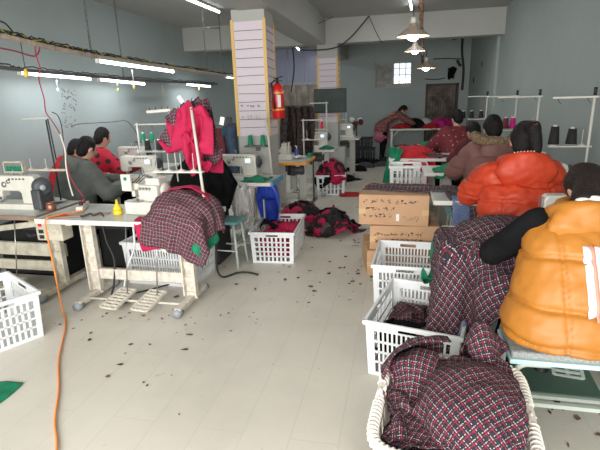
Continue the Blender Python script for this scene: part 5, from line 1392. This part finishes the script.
# crate G
gh = [Ell((-1.12, 7.72, .30), (.22, .22, .28)), Box((-1.36, 7.5, .15), (-.88, 7.95, .34))]
for k, (x, y, m_, s_, lab) in enumerate(((-1.12, 7.7, m_blackpink, .62, 'black and pink garment heaped on the far white crate'), (-1.0, 7.55, m_pink, .34, 'red pink garment hanging at the front of the far white crate'), (-1.22, 7.55, m_blackcloth, .4, 'black garment at the left of the far white crate'), (-.95, 7.8, m_pink, .3, 'red pink garment at the right of the far white crate'), (-1.15, 7.62, m_pink, .28, 'red pink garment on top of the far white crate'))):
    cloth_thing(lab, 'garment', 'crumpled_garment', m_, (x, y, .72+.03*k), (s_, s_), res=.035, rz=k, squash=.55, noise_amp=.10, colliders=gh, steps=60, fric=.85, wr=.02, seed=80+k, group='garments on the far white crate')
# red and green on the right tables
r4 = [table_box(-.12, 1.5, 6.38, 7.0), Ell((.20, 6.66, .78), (.28, .2, .13)), Ell((.02, 6.75, .78), (.15, .2, .12))]
cloth_thing('bright green cloth hanging off the left end of the red garment table to the floor', 'cloth', 'draped_cloth', m_green, tuple(ay(392, 162, 6.55)), (.62, .66), res=.035, tilt=(R(90), 0), rz=R(-60), squash=.75, noise_amp=.06, pins=[(0, 1, tuple(ay(389, 147, 7.0))), (.35, 1, tuple(ay(394, 146, 6.75))), (.7, 1, tuple(ay(399, 147, 6.5))), (1, 1, tuple(ay(404, 148, 6.35))), (0, 0, tuple(ay(384, 180, 6.7))), (.6, .0, tuple(ay(391, 182, 6.45)))], colliders=r4, steps=60, seed=90, wr=.018)
cloth_thing('red and black patterned cloth hanging beside the green one', 'cloth', 'draped_cloth', mat('red_white_print', (.35, .02, .03), .85, var=.9, vscale=22), (-.08, 6.33, 1.05), (.8, .13), res=.035, squash=.8, noise_amp=.05, colliders=r4+[table_box(-.16, 1.5, 6.34, 7.02, .78)], steps=120, seed=91)
for k, (x, y, m_, sx, sy, lab) in enumerate(((.22, 6.52, m_redcloth, .55, .40, 'bright red garment piled at the front of the table with green drape'), (.36, 6.72, m_redcloth, .4, .4, 'red garment behind the front red one'), (.10, 6.80, m_greycloth, .35, .3, 'dark grey garment beside the green drape on the table'), (.50, 6.60, m_tweed, .35, .35, 'dark speckled garment right of the red pile'))):
    cloth_thing(lab, 'garment', 'crumpled_garment', m_, (x, y, 1.0+.03*k), (sx, sy), res=.035, rz=.4*k, squash=.55, noise_amp=.09, colliders=r4, steps=60, seed=92+k, group=None, fric=.85, wr=.018)
cloth_thing('red cloth hanging over the right rim of the upper white crate', 'cloth', 'draped_cloth', m_pink, (.37, 5.95, .86), (.3, .36), res=.03, squash=.7, noise_amp=.05, colliders=[Box((-.12, 5.82, .4), (.36, 6.28, .74))], steps=45, seed=98, floor=.45)
cloth_thing('bright green cloth on the table left of the fur hooded person', 'cloth', 'crumpled_cloth', m_green, (.66, 5.36, .94), (.62, .46), res=.03, squash=.6, noise_amp=.08, colliders=[table_box(.29, 1.52, 5.18, 5.74), Ell((.64, 5.36, .77), (.18, .14, .08))], steps=60, seed=99, wr=.016, fric=.85)
cloth_thing('green cloth on the small far right table', 'cloth', 'crumpled_cloth', m_green, (.48, 7.9, .92), (.40, .34), res=.035, squash=.6, noise_amp=.09, colliders=[table_box(.30, 1.5, 7.75, 8.3), Ell((.48, 7.92, .77), (.14, .12, .07))], steps=60, seed=100)
t = thing('plastic_bin', 'small teal bin on the far right table behind the green cloth', 'bin', (.72, 8.12, .76)); MB().lathe([(0, 0), (.11, 0), (.13, .12), (.12, .12), (.10, .01), (0, .01)], n=20).build('bin_body', m_teal, t); MB().lathe([(.13, .11), (.14, .12), (.13, .13), (.12, .12)], n=20).build('rim', m_teal, t)
# long tweed on the cartons and table 2
cloth_thing('long dark tweed garment lying across the upper carton and the second right table', 'garment', 'tweed_garment', m_tweed, (.38, 4.27, .98), (1.42, .34), res=.026, rz=R(-15), squash=.92, noise_amp=.035,
    colliders=[Box((-.34, 4.06, .4), (.30, 4.68, .742)), table_box(.28, 1.52, 3.78, 4.32, .762), Ell((.95, 4.0, .78), (.14, .14, .10)), Cap((-.25, 4.40, .73), (.5, 4.25, .75), .045)], steps=90, seed=101, wr=.012)
cloth_thing('dark tweed garment bunched in front of the orange coated person', 'garment', 'tweed_garment', m_tweed, (.66, 3.88, 1.0), (.42, .60), res=.03, rz=R(12), squash=.75, noise_amp=.06,
    colliders=[table_box(.28, 1.52, 3.78, 4.32, .762), Ell((.7, 3.95, .80), (.16, .12, .10))], steps=90, seed=102)
cloth_thing('bluish plastic film hanging off the front of the second right table', 'plastic film', 'plastic_film', m_bluefilm, (.52, 3.78, .90), (.14, .28), res=.025, rz=R(10), squash=.85, noise_amp=.03, colliders=[table_box(.28, 1.52, 3.775, 4.32, .785)], steps=70, seed=103, thick=.002)
cloth_thing('bright green cloth hanging off the left end of the nearest right table', 'cloth', 'draped_cloth', m_green, (.25, 2.86, .66), (.34, .34), res=.025, tilt=(R(90), 0), rz=R(60), squash=.75, noise_amp=.05, colliders=[table_box(.30, 1.5, 2.50, 3.02)], steps=50, seed=104, floor=.42, pins=[(0, 1, (.27, 2.72, .755)), (.5, 1, (.23, 2.86, .75)), (1, 1, (.28, 3.0, .755)), (0, 0, (.17, 2.72, .58))], wr=.010)
# ---- table A: tweed heap with pink and green
ah = [table_box(-2.74, -1.37, 2.89, 3.44), Ell((-1.57, 3.11, .78), (.22, .20, .13))]
cloth_thing('green cloth under the tweed heap on the nearest left table', 'cloth', 'draped_cloth', m_green, (-1.52, 3.06, .98), (.50, .44), res=.03, rz=R(12), squash=.85, noise_amp=.05, colliders=ah, steps=100, seed=110)
cloth_thing('pink cloth corner hanging off the front of the nearest left table', 'cloth', 'draped_cloth', m_pink, (-1.76, 2.95, .95), (.18, .34), res=.025, rz=R(20), squash=.85, noise_amp=.04, colliders=ah, steps=90, seed=111)
cloth_thing('dark red tweed garment heaped over the right end of the nearest left table', 'garment', 'tweed_garment', plaid('red_black_tweed', (.02, .02, .025), (.30, .01, .05), (.42, .36, .38), (.05, .05, .06), scale=40., w=(.22, .12, .1), tweed=.9), (-1.53, 3.03, 1.10), (.60, .72), res=.024, rz=R(-8), squash=.80, noise_amp=.06, colliders=[table_box(-2.74, -1.37, 2.885, 3.44, .768), Ell((-1.60, 3.08, .79), (.20, .18, .15)), Ell((-1.48, 3.12, .79), (.16, .16, .12))], mg=.022, wr=.016, fric=.8, steps=110, seed=112)
cloth_thing('pink cloth lying on top of the tweed heap', 'cloth', 'crumpled_cloth', m_pink, (-1.56, 3.17, 1.14), (.40, .26), res=.025, rz=R(10), squash=.75, noise_amp=.05, colliders=[Ell((-1.57, 3.11, .80), (.23, .21, .185)), table_box(-2.74, -1.37, 2.885, 3.44, .80)], steps=50, seed=113, fric=.9, wr=.012)
# ---- hanging garments on the stand
Pp = lambda px, py, y: tuple(ay(px, py, y))
cloth_thing('hot pink garment hanging from the thread stand, sleeve stretched to the left', 'garment', 'hanging_garment', m_pink, Pp(188, 120, 3.22), (.60, .42), res=.022, tilt=(R(90), 0), squash=.7, noise_amp=.07,
    pins=[(0, 1, Pp(166, 120, 3.26)), (0, .0, Pp(158, 139, 3.27)), (.35, 1, Pp(178, 106, 3.24)), (.6, 1, Pp(188, 99, 3.20)), (.85, .8, Pp(200, 103, 3.18)), (1, .5, Pp(213, 121, 3.17)), (.5, .1, Pp(186, 130, 3.22))], steps=70, seed=120, floor=1.10, wr=.011)
cloth_thing('hot pink and tweed sleeve lying over the guide arm left of the pink garment', 'garment', 'hanging_garment', MATS['red_black_tweed'], Pp(170, 125, 3.30), (.26, .26), res=.024, tilt=(R(90), 0), squash=.7, noise_amp=.06,
    pins=[(0, 1, Pp(164, 117, 3.31)), (.5, 1, Pp(174, 107, 3.29)), (1, 1, Pp(184, 101, 3.28)), (0, .2, Pp(160, 137, 3.31))], steps=50, seed=121, wr=.010)
cloth_thing('hot pink panel hanging straight down below the upper pink garment', 'garment', 'hanging_garment', m_pink, Pp(192, 142, 3.24), (.30, .34), res=.022, tilt=(R(90), 0), squash=.7, noise_amp=.06,
    pins=[(0, 1, Pp(181, 127, 3.24)), (.4, 1, Pp(188, 127, 3.22)), (1, 1, Pp(200, 126, 3.25)), (1, .1, Pp(208, 160, 3.24)), (.45, 0, Pp(197, 164, 3.20))], steps=60, seed=125, wr=.011)
cloth_thing('dark tweed garment hanging behind the pink one on the thread stand', 'garment', 'hanging_garment', MATS['red_black_tweed'], Pp(206, 125, 3.36), (.40, .46), res=.024, tilt=(R(90), 0), squash=.6, noise_amp=.07,
    pins=[(0, 1, Pp(192, 97, 3.33)), (.35, 1, Pp(199, 95, 3.36)), (.7, 1, Pp(207, 97, 3.36)), (1, .9, Pp(212, 106, 3.34)), (1, .1, Pp(221, 150, 3.36)), (.4, .05, Pp(206, 156, 3.33))], steps=70, seed=122, floor=1.0, wr=.011)
single(MB().bar(Pp(196, 152, 3.44), Pp(222, 150, 3.44), .012, .012), 'hanging_rod', m_white, 'short white rod behind the pink garments', 'rod')
cloth_thing('hot pink cloth end hanging right of the thread stand pole', 'garment', 'hanging_garment', m_pink, Pp(216, 156, 3.44), (.12, .17), res=.02, tilt=(R(90), 0), squash=.9, noise_amp=.02, pins=[(0, 1, Pp(210, 149, 3.43)), (1, 1, Pp(221, 150, 3.43))], steps=40, seed=124)
# black heap behind table A
o = thing('black_cabinet', 'dark box carrying the heap of black garments behind the nearest left table', 'box', (-1.98, 4.20, 0))
MB().box((0, 0, .26), (.52, .36, .50), None, .01).build('box_body', m_black, o); MB().box((0, 0, .515), (.54, .38, .02), None, .004).build('lid', m_dark, o)
bk = [Box((-2.24, 4.02, 0), (-1.72, 4.38, .53)), Ell((-1.96, 4.18, .66), (.29, .20, .40)), Ell((-1.84, 4.20, .80), (.16, .15, .40))]
cloth_thing('big heap of black garments behind the nearest left table, top layer', 'garment', 'black_garment', m_blackcloth, (-1.95, 4.18, 1.30), (1.15, 1.10), res=.032, squash=.8, noise_amp=.08, colliders=bk, steps=110, seed=130, floor=.3)
cloth_thing('black garment spilling over the left side of the black heap', 'garment', 'black_garment', m_blackcloth, (-2.10, 4.08, 1.20), (.7, .6), res=.035, rz=.5, squash=.75, noise_amp=.07, colliders=bk, steps=90, seed=131, floor=.4)
# hanging denim and maroon, behind table C
t = thing('clothes_rail', 'thin clothes rail left of the near column with jeans', 'clothes rail', (ay(225, 130, 5.6).x, 5.6, 0))
rx0, rx1 = ay(208, 128, 5.6), ay(236, 124, 5.6); cx_ = t.location.x; hz = rx1.z
MB().tube([(rx0.x-cx_, 0, hz), (rx1.x-cx_, 0, hz)], .012).build('rail_bar', m_dmetal, t)
for x in (rx0.x, rx1.x): g = MB(); g.tube([(x-cx_, 0, 0), (x-cx_, 0, hz)], .012); g.box((x-cx_, 0, .015), (.05, .4, .03)); g.build('support_post', m_dmetal, t)
for px0, px1, py, y, m_, L_, lab in ((212, 224, 128, 5.54, m_maroon, .55, 'maroon garment on the clothes rail left of the jeans'), (222, 236, 126, 5.50, m_denim, .62, 'blue denim garment on the clothes rail beside the near column'), (226, 232, 117, 5.56, m_greycloth, .3, 'grey garment hung above the jeans')):
    a, b = ay(px0, py, y), ay(px1, py, y); w_ = (b-a).length
    cloth_thing(lab, 'garment', 'hanging_garment', m_, tuple((a+b)/2-Vector((0, 0, L_/2))), (w_*1.5, L_), res=.035, tilt=(R(90), 0), squash=.8, noise_amp=.05, pins=[(0, 1, tuple(a)), (.33, 1, tuple(a.lerp(b, .3)+Vector((0, .05, 0)))), (.66, 1, tuple(a.lerp(b, .6)-Vector((0, .05, 0)))), (1, 1, tuple(b))], steps=50, seed=int(px0))
# brown fur garments rail behind the near column
t = thing('clothes_rail', 'clothes rail holding the mass of brown garments right of the near column', 'clothes rail', (ay(297, 104, 7.0).x, 7.02, 0))
a0, a1 = ay(281, 106, 7.02), ay(312, 106, 7.02); cx_ = t.location.x
MB().tube([(a0.x-cx_, 0, a0.z), (a1.x-cx_, 0, a1.z)], .014).build('rail_bar', m_dmetal, t)
for x in (a0.x, a1.x): g = MB(); g.tube([(x-cx_, 0, 0), (x-cx_, 0, a0.z)], .014); g.box((x-cx_, 0, .015), (.05, .4, .03)); g.build('support_post', m_dmetal, t)
for k in range(5):
    a, b = ay(282+6*k, 107-abs(k-2), 6.95+.03*(k % 2)), ay(288+6.5*k, 107, 6.95+.03*(k % 2)); L_ = (.95, 1.0, .75, .7, .8)[k]
    cloth_thing('dark brown garment on the rail right of the near column, %s' % ('leftmost', 'second from left', 'middle', 'second from right', 'rightmost')[k], 'garment', 'hanging_garment', m_browncloth, tuple((a+b)/2-Vector((0, 0, L_/2))), ((b-a).length*2.6, L_), res=.04, tilt=(R(90), 0), squash=.6, noise_amp=.09,
        pins=[(0, 1, tuple(a)), (.33, 1, tuple(a.lerp(b, .3)+Vector((0, .08, 0)))), (.66, 1, tuple(a.lerp(b, .6)-Vector((0, .08, 0)))), (1, 1, tuple(b))], steps=45, seed=150+k, group='brown garments on the rail')
# curtains under the lilac window
for k in range(3):
    a, b = ay(284+12*k, 85, 12.40), ay(295+12*k, 85, 12.40)
    cloth_thing('beige brown curtain on the back wall seen between the columns, %s' % ('left', 'middle', 'right')[k], 'curtain', 'curtain', m_curtain, tuple((a+b)/2-Vector((0, 0, .9))), ((b-a).length*1.5, 1.75), res=.06, tilt=(R(90), 0), squash=.75, noise_amp=.05,
        pins=[(j/6, 1, tuple(a.lerp(b, j/6)+Vector((0, .04*(-1)**j, 0)))) for j in range(7)], steps=35, seed=160+k)
# far table pile
fh = [Box((-.23, 11.32, .75), (1.33, 12.18, .82))]
pile = [(.05, 11.62, m_redcloth, .5, .5, 'red garment at the left end of the far work table'), (.42, 11.75, m_blackcloth, .6, .6, 'black garment in the middle of the far work table'), (.75, 11.55, m_redcloth, .5, .4, 'red garment before the magenta one on the far work table'), (.62, 11.95, m_whitecloth, .5, .4, 'white garment on top of the far work table pile'), (.95, 11.7, m_magenta, .55, .6, 'magenta garment at the right of the far work table'), (.36, 11.95, m_greycloth, .5, .5, 'grey garment at the back of the far work table'), (1.1, 11.85, m_magenta, .4, .5, 'magenta garment heaped on the other magenta one')]
for k, (x, y, m_, sx, sy, lab) in enumerate(pile):
    hgt = .16 if k not in (0, 2) else .05
    cloth_thing(lab, 'garment', 'crumpled_garment', m_, (x, y, 1.05+.05*k), (sx, sy), res=.05, rz=.7*k, squash=.6, noise_amp=.09, colliders=fh+[Ell((x, y, .80), (.2, .18, hgt+.08))], steps=45, seed=170+k, group='garments on the far work table')
# dark heaps on the floor at the back left
for k, (x, y, m_, s_) in enumerate(((-.95, 10.3, m_blackcloth, .6), (-.75, 10.8, m_greycloth, .6), (-.55, 11.3, m_blackcloth, .6), (-.9, 11.4, m_blackcloth, .5), (-1.0, 9.0, m_blackcloth, .5), (-.80, 7.55, m_redcloth, .35), (-.35, 11.0, m_greycloth, .4))):
    cloth_thing(('red scrap cloth on the floor right of the far white crate', 'dark cloth heaped on the floor toward the back wall')[m_ is not m_redcloth]+('', ', nearest', ', second', ', third')[0 if m_ is m_redcloth else 0]+('' if m_ is m_redcloth else ', '+('beside the farthest left table', 'behind the first dark one', 'near the black crates', 'left of the black crates', 'below the farthest left table', '', 'nearest the bending person')[k]), 'cloth', 'floor_cloth', m_,
        (x, y, .3), (s_, s_), res=.05, rz=k, squash=.55, noise_amp=.10, colliders=[Ell((x, y, 0), (.18, .18, .10 if m_ is not m_redcloth else .03))], steps=45, seed=180+k, group=None)
# small cloths on the left tables
for k, (x, y, z, m_, s_, lab) in enumerate(((-3.12, 4.62, .76, m_tweed, .34, 'dark patterned cloth on the table before the grey coated person'), (-3.72, 5.6, .76, m_magenta, .3, 'dark magenta cloth on the rear left table'), (-1.95, 4.62, .76, m_green, .30, 'green cloth left of the machine before the near column'), (-1.48, 4.62, .76, m_green, .30, 'green cloth right of the machine before the near column'), (-2.5, 5.75, .0, m_magenta, .6, 'magenta cloth bundle behind the black heap'), (-1.15, 7.5, .78, m_green, .28, 'green cloth on the table beyond the orange edged one'), (-3.05, 3.42, .76, m_whitecloth, .22, 'white cloth beside the leftmost machine'), (-1.42, 6.5, .76, m_whitecloth, .2, 'white cloth on the orange edged table'))):
    cloth_thing(lab, 'cloth', 'small_cloth', m_, (x, y, z+.14), (s_, s_), res=.03, rz=k, squash=.55, noise_amp=.07, colliders=[Ell((x, y, z), (s_*.3, s_*.3, .05))], steps=40, seed=190+k, floor=z+.002, fric=.9, wr=.016)
cloth_thing('green and black cloth on the floor cut by the left picture edge', 'cloth', 'small_cloth', m_green, (az(-4, 395, 0).x, az(-4, 395, 0).y, .12), (.18, .24), res=.02, squash=.6, noise_amp=.05, colliders=[], steps=40, seed=199)

# floor litter: fabric scraps nobody could count
rr = random.Random(11)
fm = [mat('scrap_dark', (.05, .035, .035), .9), mat('scrap_brown', (.16, .09, .07), .9), mat('scrap_red', (.25, .02, .03), .9)]
def scraps(name, m, pts, label):
    b = MB()
    for (x, y, s) in pts:
        n = rr.choice((4, 5, 6)); a0 = rr.uniform(0, 6.28); el = rr.uniform(.25, 1.); vs = []
        for k in range(n):
            a = 2*PI*k/n; r_ = s*rr.uniform(.5, 1.2); px = r_*math.cos(a); py = r_*math.sin(a)*el
            vs.append((x+px*math.cos(a0)-py*math.sin(a0), y+px*math.sin(a0)+py*math.cos(a0), .0025+rr.uniform(0, .004)))
        b.add(vs, [tuple(range(n))]); b.add([(v[0], v[1], v[2]+.002) for v in vs], [tuple(range(n))])
    tag(b.build(name, m), label, 'scraps', None, 'stuff')
def cluster(cx, cy, sx, sy, n, s0, s1):
    return [(rr.gauss(cx, sx), rr.gauss(cy, sy), rr.uniform(s0, s1)) for _ in range(n)]
big = []
for px, py, s in ((121, 365, .035), (108, 377, .018), (125, 354, .012), (144, 383, .012), (147, 386, .010), (176, 297, .03), (320, 283, .022), (352, 282, .03), (358, 274, .03), (285, 280, .03), (350, 300, .02), (340, 268, .02), (150, 345, .02), (190, 335, .035), (185, 350, .03), (130, 345, .02), (366, 260, .03), (60, 325, .02), (90, 340, .02), (330, 262, .02)):
    q = az(px, py, 0); big.append((q.x, q.y, s))
scraps('fabric_scraps', fm[0], [(x, y, s) for x, y, s in big[::2]]+cluster(-.15, 4.6, .25, .9, 46, .008, .03)+cluster(.8, 2.3, .35, .35, 40, .006, .025)+cluster(-.6, 6.5, .3, 1.2, 40, .01, .03), 'dark fabric scraps and thread ends scattered over the floor')
scraps('fabric_scraps', fm[1], [(x, y, s) for x, y, s in big[1::2]]+cluster(-1.9, 2.85, .35, .12, 24, .006, .016)+cluster(-.9, 3.2, .9, .9, 34, .003, .008)+cluster(.85, 2.2, .3, .3, 40, .01, .03)+cluster(-.9, 4.3, .5, .5, 20, .01, .03), 'brown fabric scraps and dirt specks scattered over the floor')
scraps('fabric_scraps', fm[2], cluster(-1.7, 2.95, .3, .12, 22, .006, .015)+cluster(-.9, 3.8, .6, .6, 14, .006, .012)+cluster(-.5, 5.5, .3, .6, 16, .01, .025), 'dark red fabric scraps on the floor by the pedals')

cloth_thing('dark rag hanging on the back wall left of the corner', 'cloth', 'hanging_rag', m_blackcloth, tuple(ay(452, 73, YB-.12)), (.30, .28), res=.04, tilt=(R(90), 0), squash=.7, noise_amp=.05, pins=[(.5, 1, tuple(ay(453, 66, YB-.08))), (0, .8, tuple(ay(448.5, 70, YB-.08))), (1, .8, tuple(ay(456.5, 70, YB-.08)))], steps=40, seed=210)
for k, (x, y, z, sz, m_, lab) in enumerate(((-2.75, 4.02, .40, .4, m_greycloth, 'dark grey cloth in the bin behind the nearest left table'), (-3.35, 3.72, .46, .5, m_tweed, 'dark patterned cloth in the bin under the left edge table'), (-3.6, 3.75, .46, .4, m_blackcloth, 'black cloth in the bin under the left edge table'), (-1.95, 6.32, .48, .36, m_blackcloth, 'black cloth in the bin behind the orange edged table'))):
    cloth_thing(lab, 'cloth', 'crumpled_cloth', m_, (x, y, z+.08), (sz, sz*.8), res=.035, rz=k, squash=.5, noise_amp=.09, colliders=[Ell((x, y, z-.02), (.15, .13, .09))], steps=35, seed=220+k, floor=z-.04, wr=.012)

cloth_thing('check cloth filling the near left corner of the foreground basket', 'cloth', 'check_cloth', m_plaid2, (.08, 1.50, .52), (.42, .5), res=.022, rz=R(10), squash=.6, noise_amp=.08, colliders=[Box((-.01, 1.32, .1), (.47, 1.93, .34), R(-6)), Inside((.225, 1.62), (.50, .64), R(-6))], steps=60, seed=230, wr=.015, fric=.85)

# ================================================================== LIGHT
wd = bpy.data.worlds.new('World'); SC.world = wd; wd.use_nodes = True
wd.node_tree.nodes['Background'].inputs[0].default_value = (.85, .92, 1., 1); wd.node_tree.nodes['Background'].inputs[1].default_value = 1.2
l = bpy.data.lights.new('daylight', 'AREA'); l.shape = 'RECTANGLE'; l.size = 4.9; l.size_y = 1.7; l.energy = 290; l.color = (1., .97, .93)
o = bpy.data.objects.new('daylight', l); COL.objects.link(o); o.location = (-1.1, YF-.2, 1.72); o.rotation_euler = (R(76), 0, 0)
SC.view_settings.view_transform = 'Standard'; SC.view_settings.look = 'None'; SC.view_settings.gamma = 1; SC.view_settings.exposure = .3
SC.view_settings.use_curve_mapping = False
